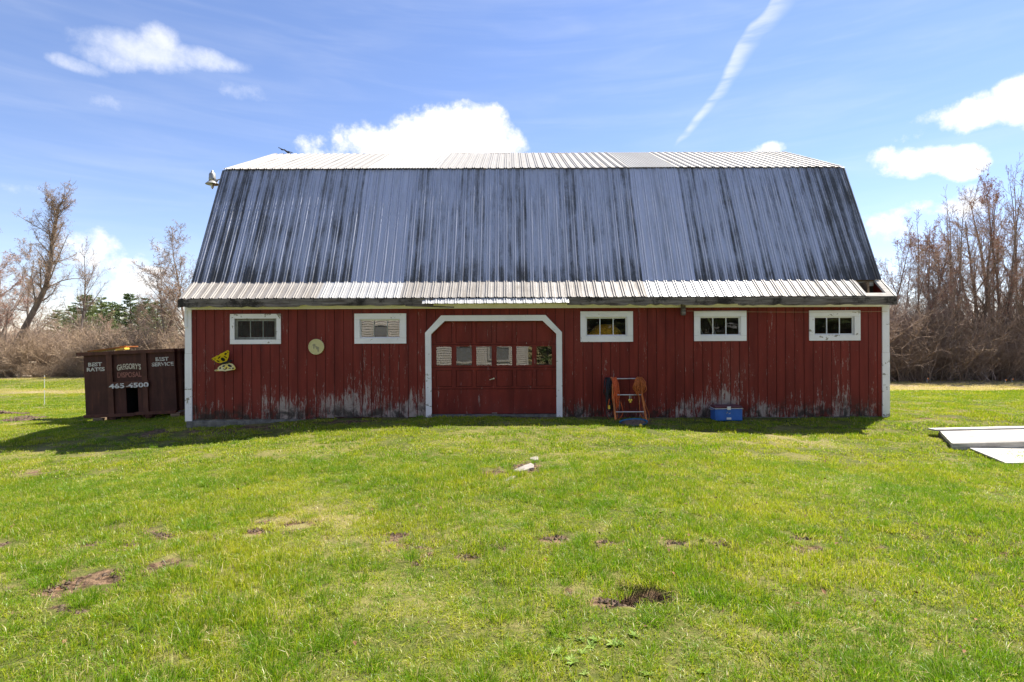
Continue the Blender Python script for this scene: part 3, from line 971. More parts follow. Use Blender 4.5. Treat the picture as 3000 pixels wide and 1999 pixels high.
pr = rib_profile(SW, 3, 0.02); pc = rib_profile(SW, 3, 0.02, True)
steep = sheet_mesh('roof_sheet', (PROF[1][0] - 0.01, PROF[1][1] - 0.02), (PROF[2][0] + 0.004, PROF[2][1]), pr, 6)
steep_c = steep.copy()
eave_m = sheet_mesh('eave_sheet', (PROF[0][0] - 0.02, PROF[0][1] - 0.018), (PROF[1][0] + 0.012, PROF[1][1] + 0.0), pr, 3)
eave_c = eave_m.copy()
top_m = sheet_mesh('upper_sheet', (PROF[2][0] - 0.03, PROF[2][1] + 0.002), (YR, PROF[3][1] + 0.018), pr, 4, 0.012)
top_c = sheet_mesh('upper_corrugated_sheet', (PROF[2][0] - 0.03, PROF[2][1] + 0.002), (YR, PROF[3][1] + 0.018), pc, 4, 0.012)
for me, mt in ((steep, 'roof_dirty'), (steep_c, 'roof_clean'), (eave_m, 'eave_dirty'), (eave_c, 'eave_clean'), (top_m, 'roof_top'), (top_c, 'roof_top_corrugated')):
    me.materials.append(M[mt])
rng = random.Random(9)
for k in range(NS):
    x = ROOFX0 + SW * k
    clean = k in (6, 7, 17, 18)
    o = link('roof_sheet', steep_c if clean else steep, None, roof)
    o.location = (x, rng.uniform(-0.003, 0.003), rng.uniform(-0.004, 0.004))
    if x + SW < 7.76:
        o = link('eave_sheet', eave_c if (clean or k in (5, 19, 20)) else eave_m, None, roof)
        o.location = (x, rng.uniform(-0.004, 0.002), rng.uniform(-0.004, 0.003))
    o = link('upper_sheet', top_c if k in (6, 7, 8, 17, 18) else top_m, None, roof)
    o.location = (x, rng.uniform(-0.012, 0.006), rng.uniform(-0.003, 0.003))
# lower strip of newer sheet hanging past the fascia above the door
ext = sheet_mesh('drip_sheet', (11.86, 2.53), (12.0, 2.655), rib_profile(3.16 / 5, 3, 0.014), 2)
ext.materials.append(M['eave_clean'])
for k in range(5):
    link('drip_sheet', ext, None, roof, (-1.93 + 3.16 / 5 * k, rng.uniform(-0.004, 0.004), rng.uniform(-0.006, 0.004)))
mb = MB(); mb.prismx([(YR - 0.12, 7.352), (YR, 7.412), (YR + 0.12, 7.352), (YR + 0.12, 7.343), (YR, 7.402), (YR - 0.12, 7.343)], ROOFX0 + 0.05, ROOFX1 - 0.03)
bp(mb, 'ridge_cap', M['rotten_wood'], roof)
# rake trim at both gable ends
for xa, xb in ((ROOFX0 - 0.012, ROOFX0 + 0.006), (ROOFX1 - 0.006, ROOFX1 + 0.012)):
    mb = MB()
    for (p_, q_) in zip(PROF[:-1], PROF[1:]):
        mb.prismx([(p_[0] + 0.03, p_[1] - 0.10), (q_[0] + 0.03, q_[1] - 0.10), (q_[0], q_[1] - 0.004), (p_[0], p_[1] - 0.004)], xa, xb)
    bp(mb, 'rake_trim', M['galvanised'], roof)
# open corner at the right eave
mb = MB(); mb.prismx([(12.0, 2.665), (12.5, 3.10), (12.53, 3.06), (12.03, 2.625)], 8.18, 8.30); bp(mb, 'rake_board', M['grey_wood'], roof)
mb = MB(); mb.prismx([(11.99, 2.66), (12.09, 2.74), (12.11, 2.70), (12.02, 2.62)], 7.62, 8.178); bp(mb, 'nailer', M['grey_wood'], roof)
mb = MB(); mb.box(7.6, 8.18, 12.50, 12.54, 2.93, 3.04); bp(mb, 'nailer', M['grey_wood'], roof)
mb = MB(); mb.box(7.86, 7.91, 12.22, 12.5, 2.56, 3.0); bp(mb, 'rafter', M['raw_wood_v'], roof)
mb = MB(); mb.box(7.5, 8.25, 12.62, 12.64, 2.5, 3.2); bp(mb, 'shade_backing', M['interior_shade'], roof)  # dark sheet added to stand in for the unlit roof space

# --- windows
for w in WIN:
    ox0, ox1, oz0, oz1 = w['wo']; ix0, ix1, iz0, iz1 = w['wi']
    sw = w['sw']
    mb = MB()      # sash frame with muntins
    ys0, ys1 = YW + 0.018, YW + 0.05
    mb.box(ix0 - 0.02, ix0 + sw, ys0, ys1, iz0, iz1); mb.box(ix1 - sw, ix1 + 0.02, ys0, ys1, iz0, iz1)
    mb.box(ix0 + sw, ix1 - sw, ys0, ys1, iz0, iz0 + sw); mb.box(ix0 + sw, ix1 - sw, ys0, ys1, iz1 - sw, iz1)
    win = bp(mb, 'window', M[w['sash']])
    edges = [ix0 + sw] + w['wm'] + [ix1 - sw]
    for q in w['wm']:
        mb = MB(); mb.box(q - 0.008, q + 0.008, ys0 + 0.004, ys1 - 0.004, iz0 + sw, iz1 - sw)
        bp(mb, 'muntin', M[w['sash'] if w is not WIN[1] else 'galvanised'], win)
    for a, b_ in zip(edges[:-1], edges[1:]):
        mb = pane_mesh(a, b_, iz0 + sw, iz1 - sw, YW + 0.036, rng.uniform(-.002, .002), rng.uniform(-.001, .001), rng.uniform(.0002, .0009))
        bp(mb, 'pane', M[w['g']], win, smooth=True)
    cm = M[w['cs']]
    for bx in ((ox0, ox1, iz1, oz1), (ox0, ox1, oz0, iz0), (ox0, ix0, iz0 + 0.002, iz1 - 0.002), (ix1, ox1, iz0 + 0.002, iz1 - 0.002)):
        mb = MB(); mb.box(bx[0], bx[1], YW - 0.024, YW - 0.003, bx[2], bx[3])
        bp(mb, 'casing', cm, win)

# --- garage door
dz_bot = Z(1214, 1445)
mb = MB(); mb.box(DI[0] - 0.05, DI[3] + 0.05, YW + 0.115, YW + 0.14, dz_bot, DZ['itop'] + 0.06)
door = None
rows = [(Z(1009, 1445), DZ['itop'] + 0.06), (Z(1077, 1445), Z(1010.5, 1445)), (Z(1140, 1445), Z(1078.5, 1445)), (dz_bot, Z(1141.5, 1445))]
pw_px = [(247, 402), (440, 597), (632, 788), (827, 984), (1018, 1176), (1212, 1368)]
cols = [(X(1200 + a / 3.267), X(1200 + b_ / 3.267)) for a, b_ in pw_px]
DX0, DX1 = DI[0] - 0.06, DI[3] + 0.06
yb0, yb1 = YW + 0.062, YW + 0.098          # rail and stile faces
mbd = MB()
def stile_rows(zlo, zhi, zl2, zh2):
    mbd.box(DX0, DX1, yb0, yb1, zlo, zl2); mbd.box(DX0, DX1, yb0, yb1, zh2, zhi)
    e = [DX0] + [v for c_ in cols for v in c_] + [DX1]
    for a, b_ in zip(e[0::2], e[1::2]):
        mbd.box(a, b_, yb0 + 0.001, yb1 - 0.001, zl2, zh2)
stile_rows(rows[0][0], rows[0][1], rows[0][0] + 0.035, DZ['itop'] - 0.012)
pz0, pz1 = Z(1072.5, 1445), Z(1015, 1445)
stile_rows(rows[1][0], rows[1][1], pz0, pz1)
stile_rows(rows[2][0], rows[2][1], rows[2][0] + 0.045, rows[2][1] - 0.05)
door = bp(mbd, 'garage_door', M['red_door'])
for (a, b_) in cols:
    for (z0, z1) in ((rows[0][0] + 0.035, DZ['itop'] - 0.012), (rows[2][0] + 0.045, rows[2][1] - 0.05)):
        mb = MB(); mb.box(a + 0.009, b_ - 0.009, yb0 + 0.014, yb1 - 0.004, z0 + 0.009, z1 - 0.009)
        bp(mb, 'panel', M['red_door'], door)
for i, (a, b_) in enumerate(cols):
    mb = pane_mesh(a, b_, pz0, pz1, yb0 + 0.02, rng.uniform(-.002, .002), rng.uniform(-.0004, .0012), rng.uniform(-.0006, .0006))
    bp(mb, 'pane', M['door_glass'], door, smooth=True)
    mb = MB()
    for bx in ((a, a + 0.01, pz0, pz1), (b_ - 0.01, b_, pz0, pz1), (a + 0.01, b_ - 0.01, pz0, pz0 + 0.01), (a + 0.01, b_ - 0.01, pz1 - 0.01, pz1)):
        mb.box(bx[0], bx[1], yb0 + 0.006, yb0 + 0.018, bx[2], bx[3])
    bp(mb, 'pane_bead', M['red_door'], door)
mb = MB(); mb.box(DX0, DX1, yb1 + 0.002, yb1 + 0.012, dz_bot + 0.02, pz0 - 0.02); mb.box(DX0, DX1, yb1 + 0.002, yb1 + 0.012, pz1 + 0.02, DZ['itop'] + 0.05)
bp(mb, 'backing', M['red_groove'], door)
xm = X(1503)
for (a, b_) in ((DX0, xm - 0.003), (xm + 0.003, DX1)):
    mb = MB(); mb.box(a, b_, yb0 + 0.004, yb1, rows[3][0], rows[3][1]); bp(mb, 'panel', M['red_door'], door)
hx, hz = X(1442), Z(1111, 1442)
mb = MB(); mb.lathe([(0.016, 0), (0.016, 0.03)], (hx + 0.03, yb0 + 0.001, hz + 0.005), 12, axis='y')
mb.bar((hx + 0.045, yb0 - 0.035, hz + 0.012), (hx - 0.065, yb0 - 0.035, hz - 0.022), 0.012, 0.02, up=(0, 1, 0))
bp(mb, 'handle', M['pale_metal'], door)
mb = MB(); mb.box(X(1440), X(1455), yb0 - 0.012, yb0 + 0.003, dz_bot + 0.008, dz_bot + 0.02); bp(mb, 'lift_plate', M['galvanised'], door)
mb = MB(); mb.box(DX0 + 0.02, DX1 - 0.02, YW + 0.02, YW + 0.2, -0.1, dz_bot - 0.012); bp(mb, 'threshold', M['concrete'])
# door trim: two legs, two mitred corners, head
ZL = Z(1224, 1445)
tr = [[(DO[0] + 0.01, ZL), (DI[0] + 0.012, ZL), (DI[0], DZ['iknee']), (DO[0], DZ['oknee'])],
      [(DO[0], DZ['oknee']), (DI[0], DZ['iknee']), (DI[1], DZ['itop']), (DO[1], DZ['otop'])],
      [(DI[1], DZ['itop']), (DI[2], DZ['itop']), (DO[2], DZ['otop']), (DO[1], DZ['otop'])],
      [(DI[2], DZ['itop']), (DI[3], DZ['iknee']), (DO[3], DZ['oknee']), (DO[2], DZ['otop'])],
      [(DI[3] - 0.004, ZL), (DO[3] + 0.004, ZL), (DO[3], DZ['oknee']), (DI[3], DZ['iknee'])]]
for q, poly in enumerate(tr):
    mb = MB(); mb.prism(poly, YW - 0.03, YW - 0.003)
    bp(mb, 'door_trim', M['white_corner' if q in (0, 4) else 'white_trim'])
jp = [(DI[0], ZL + 0.02), (DI[0], DZ['iknee']), (DI[1], DZ['itop']), (DI[2], DZ['itop']), (DI[3], DZ['iknee']), (DI[3], ZL + 0.02)]
cx = (DI[0] + DI[3]) / 2
for p_, q_ in zip(jp[:-1], jp[1:]):
    mb = MB()
    d_ = Vector((q_[0] - p_[0], q_[1] - p_[1])).normalized(); nn_ = Vector((-d_.y, d_.x)) * 0.02     # outward
    mb.prism([(p_[0], p_[1]), (q_[0], q_[1]), (q_[0] + nn_.x, q_[1] + nn_.y), (p_[0] + nn_.x, p_[1] + nn_.y)], YW - 0.0025, YW + 0.06)
    bp(mb, 'jamb', M['white_cream'])
# wooden bracket under the eave
a = at(2000, 915, 12.13)
mb = MB(); mb.box(a.x - 0.03, a.x + 0.045, 12.06, 12.18, 2.27, 2.53); bp(mb, 'bracket', M['rotten_wood'])

# ------------------------------------------------------------------ things fixed to or leaning on the barn
# gable lamp
lp = at(622, 535, 14.1)
lamp = tag(empty('yard_lamp', lp), 'weathered metal yard lamp on an arm at the barn gable, upper left of the roof', 'lamp')
mb = MB(); mb.lathe([(0.035, 0.02), (0.08, 0.03), (0.085, 0.10), (0.08, 0.12), (0.078, 0.2), (0.06, 0.235), (0.03, 0.245), (0.03, 0.29), (0.02, 0.30)], k=20)
mb.build('housing', M['galvanised'], lamp, True)
mb = MB(); mb.lathe([(0.165, -0.05), (0.16, -0.045), (0.10, 0.015), (0.085, 0.025), (0.08, 0.018), (0.095, 0.008), (0.16, -0.055)], k=28)
mb.build('shade', M['galvanised'], lamp, True)
mb = MB(); mb.lathe([(0.035, 0.01), (0.037, -0.10), (0.03, -0.14), (0.018, -0.15), (0.018, -0.17), (0.0, -0.175)], k=16)
mb.build('bulb', M['white_plastic'], lamp, True)
mb = MB(); mb.tube([(0.05, 0, 0.04), (0.12, 0, 0.055), (XL - 0.028 - lp.x, 0, 0.13)], 0.017, 10); mb.box(0.07, 0.13, -0.03, 0.03, 0.02, 0.065)
mb.build('arm', M['galvanised'], lamp)
mb = MB(); mb.box(XL - 0.03 - lp.x, XL + 0.001 - lp.x, -0.05, 0.05, 0.07, 0.2); mb.build('mounting_plate', M['galvanised'], lamp)

# broken antenna on the ridge
ap = at(852, 453, YR)
ant = tag(empty('antenna', ap), 'broken dark antenna sticking up from the left end of the roof ridge', 'antenna')
def ax_(px, py): v = at(px, py, YR) - ap; return (v.x, v.y, v.z)
mb = MB(); mb.tube([(0, 0.02, -0.06), ax_(851, 453), ax_(840, 445), ax_(832, 439)], [0.03, 0.03, 0.026, 0.02], 7); mb.build('boom', M['black_cord'], ant)
for pts in ([ax_(843, 444), ax_(850, 446.5), ax_(857, 448)], [ax_(834, 441), ax_(824, 437), ax_(816, 433)], [ax_(830, 441), ax_(823, 439)]):
    mb = MB(); mb.tube(pts, 0.012, 6); mb.build('element', M['black_cord'], ant)

# butterfly ornament
YB = YW - 0.03
def cp(x, y, Y=YB): return at(600 + x / 5.8825, 980 + y / 5.8825, Y)
bc = cp(385, 485)
fly = tag(empty('butterfly_ornament', bc), 'yellow butterfly ornament with black spots hung on the red wall', 'ornament')


def flat_poly(pts, base, tilt_edge, out, thick, zoff=0.0):
    """plate in x,z whose y leans outwards away from the body line"""
    mb = MB(); n = len(pts)
    P = [cp(*q) - bc for q in pts]
    def yy(v): return -0.02 - out * abs(v.z - tilt_edge)
    for dy_ in (0, thick):
        mb.v += [(v.x, yy(v) - zoff + dy_, v.z) for v in P]
    mb.f.append(tuple(range(n))[::-1]); mb.f.append(tuple(range(n, 2 * n)))
    for i in range(n):
        j = (i + 1) % n; mb.f.append((i, j, n + j, n + i))
    mb.mi = [0] * len(mb.f)
    return mb


UP = [(140, 430), (155, 412), (210, 390), (250, 367), (290, 358), (320, 335), (370, 318), (420, 292), (466, 272), (482, 288), (470, 332), (440, 400), (400, 452), (370, 478), (320, 492), (270, 497), (220, 488), (192, 468), (186, 444), (150, 449)]
LO = [(205, 622), (225, 607), (265, 601), (250, 577), (280, 547), (330, 512), (380, 497), (430, 494), (490, 512), (535, 547), (565, 590), (550, 610), (480, 617), (400, 634), (350, 628), (290, 631), (230, 631)]
zu, zl = (cp(0, 490) - bc).z, (cp(0, 497) - bc).z
w1 = flat_poly(UP, bc, zu, 0.55, 0.008).build('wing', M['butterfly_yellow'], fly)
w2 = flat_poly(LO, bc, zl, 0.55, 0.008).build('wing', M['butterfly_faded'], fly)


def spots(lst, wing, ze):
    for (x, y, rx, ry, ang) in lst:
        pts = []
        for i in range(14):
            a = 2 * math.pi * i / 14; u, v = rx * math.cos(a), ry * math.sin(a)
            pts.append((x + u * math.cos(ang) - v * math.sin(ang), y + u * math.sin(ang) + v * math.cos(ang)))
        flat_poly(pts, bc, ze, 0.55, 0.002, 0.003).build('spot', M['black_paint_and_shade'], wing)


spots([(337, 433, 36, 32, 0.4), (410, 338, 24, 14, -0.5), (457, 308, 12, 8, -0.6), (280, 403, 36, 9, -0.65), (392, 393, 30, 10, 0.65), (245, 463, 26, 13, 0.5), (204, 427, 22, 6, 0.05), (154, 433, 13, 7, -0.4)], w1, zu)
spots([(349, 548, 21, 15, -0.4), (453, 543, 42, 17, 0.35), (298, 582, 15, 16, 0), (404, 583, 13, 18, 0.2), (465, 588, 22, 6, -0.1), (520, 584, 17, 13, 0.3), (358, 594, 8, 7, 0), (385, 607, 16, 7, -0.3), (238, 616, 26, 4, -0.1)], w2, zl)
mb = MB(); mb.tube([cp(272, 516) - bc - Vector((0, .03, 0)), cp(330, 503) - bc - Vector((0, .045, 0)), cp(400, 485) - bc - Vector((0, .05, 0)), cp(450, 466) - bc - Vector((0, .045, 0)), cp(488, 458) - bc - Vector((0, .03, 0))], [0.012, 0.022, 0.026, 0.024, 0.012], 8)
mb.build('body', M['black_paint_and_shade'], fly, True)

# round dial
dc = at(926.4, 1017, YW - 0.02)
dial = tag(empty('round_dial', (dc.x, YW - 0.001, dc.z)), 'round pale yellow wall dial with grey smudges between two windows', 'dial')
mb = MB(); mb.lathe([(0.0, 0.022), (0.152, 0.022), (0.155, 0.024)], k=40, axis='y'); mb.build('face', M['dial_face'], dial)
mb = MB(); mb.lathe([(0.172, 0.0), (0.174, 0.02), (0.17, 0.033), (0.162, 0.035), (0.155, 0.03), (0.153, 0.018)], k=40, axis='y'); mb.build('rim', M['dial_rim'], dial, True)

# string stretched along the wall top
a = at(2012, 912, 12.12); c_ = at(2600, 913, 12.15)
mb = MB(); mb.tube([a.lerp(c_, i / 12) - Vector((0, 0, 0.02 * math.sin(math.pi * i / 12))) for i in range(13)], 0.0035, 5)
tag(mb.build('string', M['string_tan']), 'thin tan string stretched along the wall from the bracket to the right corner', 'string')

# shaggy plush head behind the middle right window
wc = WIN[2]['wi']; pc_ = Vector(((wc[0] + wc[1]) / 2 + 0.0, YW + 0.42, wc[2] - 0.15))
plush = tag(empty('plush_toy', pc_), 'shaggy amber plush seen behind the window right of the garage door', 'toy')
r_ = random.Random(21)
mb = MB(); mb.lathe([(0.0, -0.3), (0.36, -0.28), (0.36, 0.05), (0.34, 0.2), (0.27, 0.32), (0.17, 0.40), (0.06, 0.425), (0.0, 0.43)], (0.05, 0, 0), 18)
mb.tube([(-0.18, -0.05, 0.18), (-0.3, -0.12, 0.1), (-0.40, -0.14, 0.02)], [0.14, 0.11, 0.06], 10)
mb.build('body', M['amber_fur'], plush, True)
mb = MB()
for i in range(1500):
    th = r_.uniform(0, 2 * math.pi); h = r_.uniform(-0.05, 0.42)
    rad = 0.37 * math.sqrt(max(0.02, 1 - (max(0, h) / 0.45) ** 2))
    p_ = Vector((0.05 + rad * math.cos(th), rad * math.sin(th), h))
    if i % 5 == 0:
        f_ = r_.random(); p_ = Vector((-0.18 - 0.2 * f_, -0.05 - 0.09 * f_, 0.18 - 0.15 * f_)) + Vector((r_.gauss(0, .07), r_.gauss(0, .07), r_.gauss(0, .07)))
    d_ = Vector((math.cos(th) + r_.uniform(-.5, .5), math.sin(th) + r_.uniform(-.5, .5), r_.uniform(-.6, .5))).normalized() * 0.045
    s_ = d_.orthogonal().normalized() * 0.006
    mb.quad([p_ - s_, p_ + s_, p_ + d_])
mb.build('fur', M['amber_fur'], plush)
# leaning sticks behind the next window
wc = WIN[3]['wi']
for (x0, x1, nm, lb, mt, w_) in ((wc[0] + 0.06, wc[0] + 0.20, 'leaning_board', 'brown board leaning inside behind the left pane of the fourth window', 'raw_wood_v', 0.06),
                                 (wc[0] + 0.32, wc[0] + 0.42, 'leaning_pole', 'grey pole leaning inside behind the fourth window, by its first bar', 'grey_wood', 0.035),
                                 (wc[0] + 0.62, wc[0] + 0.70, 'leaning_pole', 'pale pole leaning inside behind the middle pane of the fourth window', 'grey_wood', 0.035)):
    mb = MB(); mb.bar((x0 - 0.5, YW + 0.4, 2.7), (x1 + 0.55, YW + 0.28, 0.06), w_, 0.03, up=(0, 1, 0))
    tag(mb.build(nm, M[mt]), lb, 'board' if 'board' in nm else 'pole')

# --- short ladder used as a cord rack
lad = tag(empty('cord_rack', (2.5, 11.75, ground_z(2.5, 11.75))), 'short leaning ladder with orange rails and three metal rungs holding cords', 'ladder')
LI = Vector(lad.location)
zg = LI.z


def lv(x, y, z): return Vector((x, y, z)) - LI


ztop = 0.915
for (xt, xb) in ((2.165, 2.19), (2.775, 2.84)):
    mb = MB(); mb.bar(lv(xt, 12.10, ztop), lv(xb, 11.72, zg - 0.01), 0.035, 0.055, up=(0, 1, 0)); mb.build('rail', M['orange_rail'], lad)
for (zz, a, b_) in ((0.885, 2.17, 2.77), (0.545, 2.18, 2.80), (0.195, 2.185, 2.825)):
    y = 12.10 - (ztop - zz) / (ztop - zg) * 0.38
    mb = MB(); mb.tube([lv(a - 0.005, y, zz), lv(b_ + 0.01, y, zz)], 0.013, 10); mb.build('rung', M['pale_metal'], lad)


def hang_loops(mb, xc, ytop, zt, n, wmin, wmax, lmin, lmax, rad, seed, spread=0.06, ydep=0.05):
    r = random.Random(seed)
    for i in range(n):
        a = r.uniform(wmin, wmax) / 2; L = r.uniform(lmin, lmax); x0 = xc + r.uniform(-spread, spread); ph = r.uniform(-.15, .15)
        pts = []
        for j in range(26):
            t_ = 2 * math.pi * j / 26
            zz = zt - L / 2 + L / 2 * math.cos(t_)
            wv = a * math.sin(t_) * (0.55 + 0.45 * (zt - zz) / L)
            yy = ytop - ydep * math.sin(math.pi * min(1, (zt - zz) / L)) + (0.02 if j < 13 else -0.035) + 0.012 * math.sin(3 * t_ + i)
            pts.append(lv(x0 + wv + ph * (zt - zz) * 0.3 + 0.008 * math.sin(5 * t_ + i), yy - 0.22 * (zt - zz), zz))
        mb.tube(pts, rad, 6, True)


def wpt(px, py, Y): v = at(px, py, Y); return lv(v.x, v.y, v.z)


def rk(x, y, Y=11.86): return wpt(1740 + x / 7.127, 1080 + y / 7.127, Y)


def smooth_path(pts, n=8):
    out = []
    P = [Vector(p) for p in pts]
    for i in range(len(P) - 1):
        p0, p1, p2, p3 = P[max(i - 1, 0)], P[i], P[i + 1], P[min(i + 2, len(P) - 1)]
        for j in range(n):
            t_ = j / n
            out.append(0.5 * ((2 * p1) + (p2 - p0) * t_ + (2 * p0 - 5 * p1 + 4 * p2 - p3) * t_ ** 2 + (3 * p1 - p0 - 3 * p2 + p3) * t_ ** 3))
    out.append(P[-1]); return out


c1 = tag(empty('black_cord', LI), 'bundle of black cords hanging over the left end of the rack', 'cord')
mb = MB(); hang_loops(mb, 2.09, 12.06, 0.91, 16, 0.05, 0.2, 0.35, 0.72, 0.009, 3, 0.05); mb.build('loops', M['black_cord'], c1, True)
mb = MB(); mb.tube(smooth_path([rk(300, 300, 11.95), rk(275, 560, 11.9), rk(260, 800, 11.85), rk(270, 1000, 11.8), rk(330, 1090, 11.78)]), 0.009, 6); mb.build('loose_end', M['black_cord'], c1, True)
mb = MB(); mb.tube(smooth_path([rk(385, 330, 11.9), rk(390, 520, 11.86), rk(400, 660, 11.84)]), 0.012, 6); mb.build('yellow_tie', M['orange_rail'], c1, True)
c2 = tag(empty('orange_cord', LI), 'bright orange extension cord hung in long loops left of the rack middle', 'cord')
mb = MB(); hang_loops(mb, 2.235, 12.05, 0.915, 15, 0.05, 0.14, 0.42, 0.66, 0.008, 5, 0.035); mb.build('loops', M['orange_cord'], c2, True)
mb = MB(); mb.tube(smooth_path([rk(320, 640), rk(285, 830), rk(265, 930), rk(300, 1040), rk(400, 1105), rk(520, 1060), rk(595, 960), rk(600, 850), rk(560, 700)]), 0.007, 6)
mb.tube(smooth_path([rk(470, 700), rk(480, 860), rk(490, 980), rk(480, 1060), rk(420, 1100)]), 0.007, 6)
mb.build('loose_loop', M['orange_cord'], c2, True)
mb = MB(); mb.box(-0.02, 0.02, -0.015, 0.015, -0.04, 0.04); o = mb.build('plug', M['yellow_plastic'], c2); o.location = rk(316, 810)
c3 = tag(empty('orange_cord', LI), 'coiled brownish orange cord draped over the right end of the rack', 'cord')
mb = MB(); hang_loops(mb, 2.77, 12.05, 0.92, 16, 0.16, 0.30, 0.22, 0.40, 0.0075, 8, 0.05, 0.07); mb.build('coil', M['brown_orange_cord'], c3, True)
mb = MB(); mb.tube(smooth_path([rk(890, 240), rk(910, 420), rk(940, 600), rk(950, 800), rk(975, 950), rk(1030, 1060), rk(1060, 1150, 11.7), rk(1090, 1195, 11.66)]), 0.0075, 6)
mb.tube(smooth_path([rk(985, 260), rk(1000, 450), rk(1040, 650), rk(1100, 830), rk(1150, 960), rk(1140, 1080, 11.75), rk(1080, 1190, 11.65), rk(1010, 1222, 11.6), rk(960, 1180, 11.62), rk(985, 1110, 11.66), rk(1050, 1050, 11.7)]), 0.0075, 6)
mb.build('loose_loop', M['brown_orange_cord'], c3, True)
mb = MB(); mb.box(-0.05, 0.05, -0.012, 0.012, -0.012, 0.012); o = mb.build('plug', M['grey_wood'], c3, rot=(0, R(25), 0)); o.location = rk(1120, 1222, 11.6)
adp = tag(empty('plug_adapter', LI), 'yellow three way plug adapter hanging from the middle rung', 'adapter')
for (x, y) in ((737, 662), (780, 662), (757, 700)):
    mb = MB(); mb.lathe([(0.0, 0.03), (0.02, 0.028), (0.024, 0.0), (0.02, -0.02), (0.0, -0.022)], k=12, axis='y'); o = mb.build('socket', M['yellow_plastic'], adp, True); o.location = rk(x, y, 11.87)
mb = MB(); mb.tube([rk(745, 570, 11.88), rk(745, 660, 11.88)], 0.012, 8); mb.tube([rk(772, 565, 11.88), rk(775, 650, 11.88)], 0.004, 5); mb.build('hook', M['galvanised'], adp)

# blue tray of soil lying on the grass
tp = at(1858, 1252, 11.25); tp.z = ground_z(tp.x, tp.y)
tray = tag(empty('tray', (tp.x, tp.y + 0.05, tp.z - 0.01), (R(11), R(-3), R(-12))), 'shallow blue tray filled with brown soil on the grass under the rack', 'tray')
mb = MB(); mb.lathe([(0.22, 0.0), (0.28, 0.075), (0.29, 0.078), (0.285, 0.065), (0.24, 0.03)], k=24); o = mb.build('pan', M['tray_blue'], tray, True); o.scale = (1, 0.75, 1)
mb = MB(); mb.lathe([(0.272, 0.055), (0.2, 0.07), (0.1, 0.062), (0.0, 0.072)], k=24); o = mb.build('soil', M['soil_brown'], tray, True); o.scale = (1, 0.75, 1)
yp = at(1877, 1262, 10.9); mb = MB(); mb.lathe([(0.0, 0.035), (0.025, 0.025), (0.034, 0.0), (0.025, -0.02), (0.0, -0.025)], k=10)
tag(mb.build('yellow_ball', M['yellow_plastic'], smooth=True, loc=(yp.x, yp.y, ground_z(yp.x, yp.y) + 0.05)), 'small yellow ball in the shaded grass in front of the tray', 'ball')

# --- cooler
ckz = ground_z(4.62, 11.95)
cool = tag(empty('cooler', (4.62, 11.93, ckz), (0, R(-1.0), R(-3))), 'old blue picnic cooler with white latch standing against the red wall', 'cooler')
mb = MB(); mb.box(-0.285, 0.285, -0.17, 0.17, 0.0, 0.255); mb.build('body', M['cooler_blue'], cool, bevel=0.015)
mb = MB(); mb.box(-0.288, 0.288, -0.173, 0.173, 0.256, 0.268); mb.build('trim_band', M['white_plastic'], cool, bevel=0.003)
mb = MB(); mb.box(-0.287, 0.287, -0.172, 0.172, 0.269, 0.315); mb.build('lid', M['cooler_lid'], cool, bevel=0.014)
mb = MB(); mb.box(-0.035, 0.04, -0.19, -0.174, 0.238, 0.31); mb.build('latch', M['white_plastic'], cool, bevel=0.004)
mb = MB(); mb.box(-0.05, 0.045, -0.182, -0.171, 0.03, 0.075); mb.build('drain_plate', M['white_plastic'], cool, bevel=0.004)
mb = MB()
for (x, z, w_, h_) in ((-0.03, 0.185, 0.03, 0.022), (0.012, 0.158, 0.034, 0.02), (-0.045, 0.165, 0.014, 0.02), (0.03, 0.17, 0.018, 0.012)):
    mb.prism([(x - w_ / 2, z - h_ / 2), (x + w_ / 2, z - h_ / 3), (x + w_ / 3, z + h_ / 2), (x - w_ / 3, z + h_ / 2.5)], -0.1715, -0.1695)
mb.build('worn_emblem', M['dial_rim'] if False else M['galvanised'], cool)
for s_ in (-1, 1):
    mb = MB(); mb.tube([(s_ * 0.287, -0.07, 0.235), (s_ * 0.335, -0.075, 0.24), (s_ * 0.335, 0.075, 0.24), (s_ * 0.287, 0.07, 0.235)], 0.009, 8); mb.build('handle', M['galvanised'], cool)

# ------------------------------------------------------------------ wooden slabs lying on the grass at right
gA = ground_z(8.6, 9.8)
sl = tag(empty('wooden_door_slab', (7.42, 9.32, gA), (R(-1), R(-1.5), R(0))), 'thick weathered white wooden slab with a raised rear lip lying on the lawn', 'wood slab')
mb = MB()
n = 5
for i in range(n):
    f0, f1 = i / n, (i + 1) / n - 0.008
    x0a, x0b = 0.0 + 0.82 * f0, 0.0 + 0.82 * f1
    ya, yb_ = 0.02 + 1.33 * f0, 0.02 + 1.33 * f1
    mb = MB(); hz_ = 0.14 + random.Random(i).uniform(-.002, .002)
    b0 = len(mb.v)
    mb.v += [(x0a, ya, 0.085), (3.0, ya - 0.12, 0.085), (3.0, yb_ - 0.12, 0.085), (x0b, yb_, 0.085), (x0a, ya, hz_), (3.0, ya - 0.12, hz_), (3.0, yb_ - 0.12, hz_), (x0b, yb_, hz_)]
    for f in ((0, 3, 2, 1), (4, 5, 6, 7), (0, 1, 5, 4), (1, 2, 6, 5), (2, 3, 7, 6), (3, 0, 4, 7)): mb.f.append(f); mb.mi.append(0)
    mb.build('plank', M['grey_wood'], sl)
mb = MB(); mb.bar((0.0, 0.0, 0.05), (3.0, -0.12, 0.05), 0.05, 0.17); mb.build('front_beam', M['grey_wood'], sl)
mb = MB(); mb.bar((0.66, 1.33, 0.155), (3.0, 1.21, 0.155), 0.2, 0.03); mb.build('rear_lip', M['grey_wood'], sl)
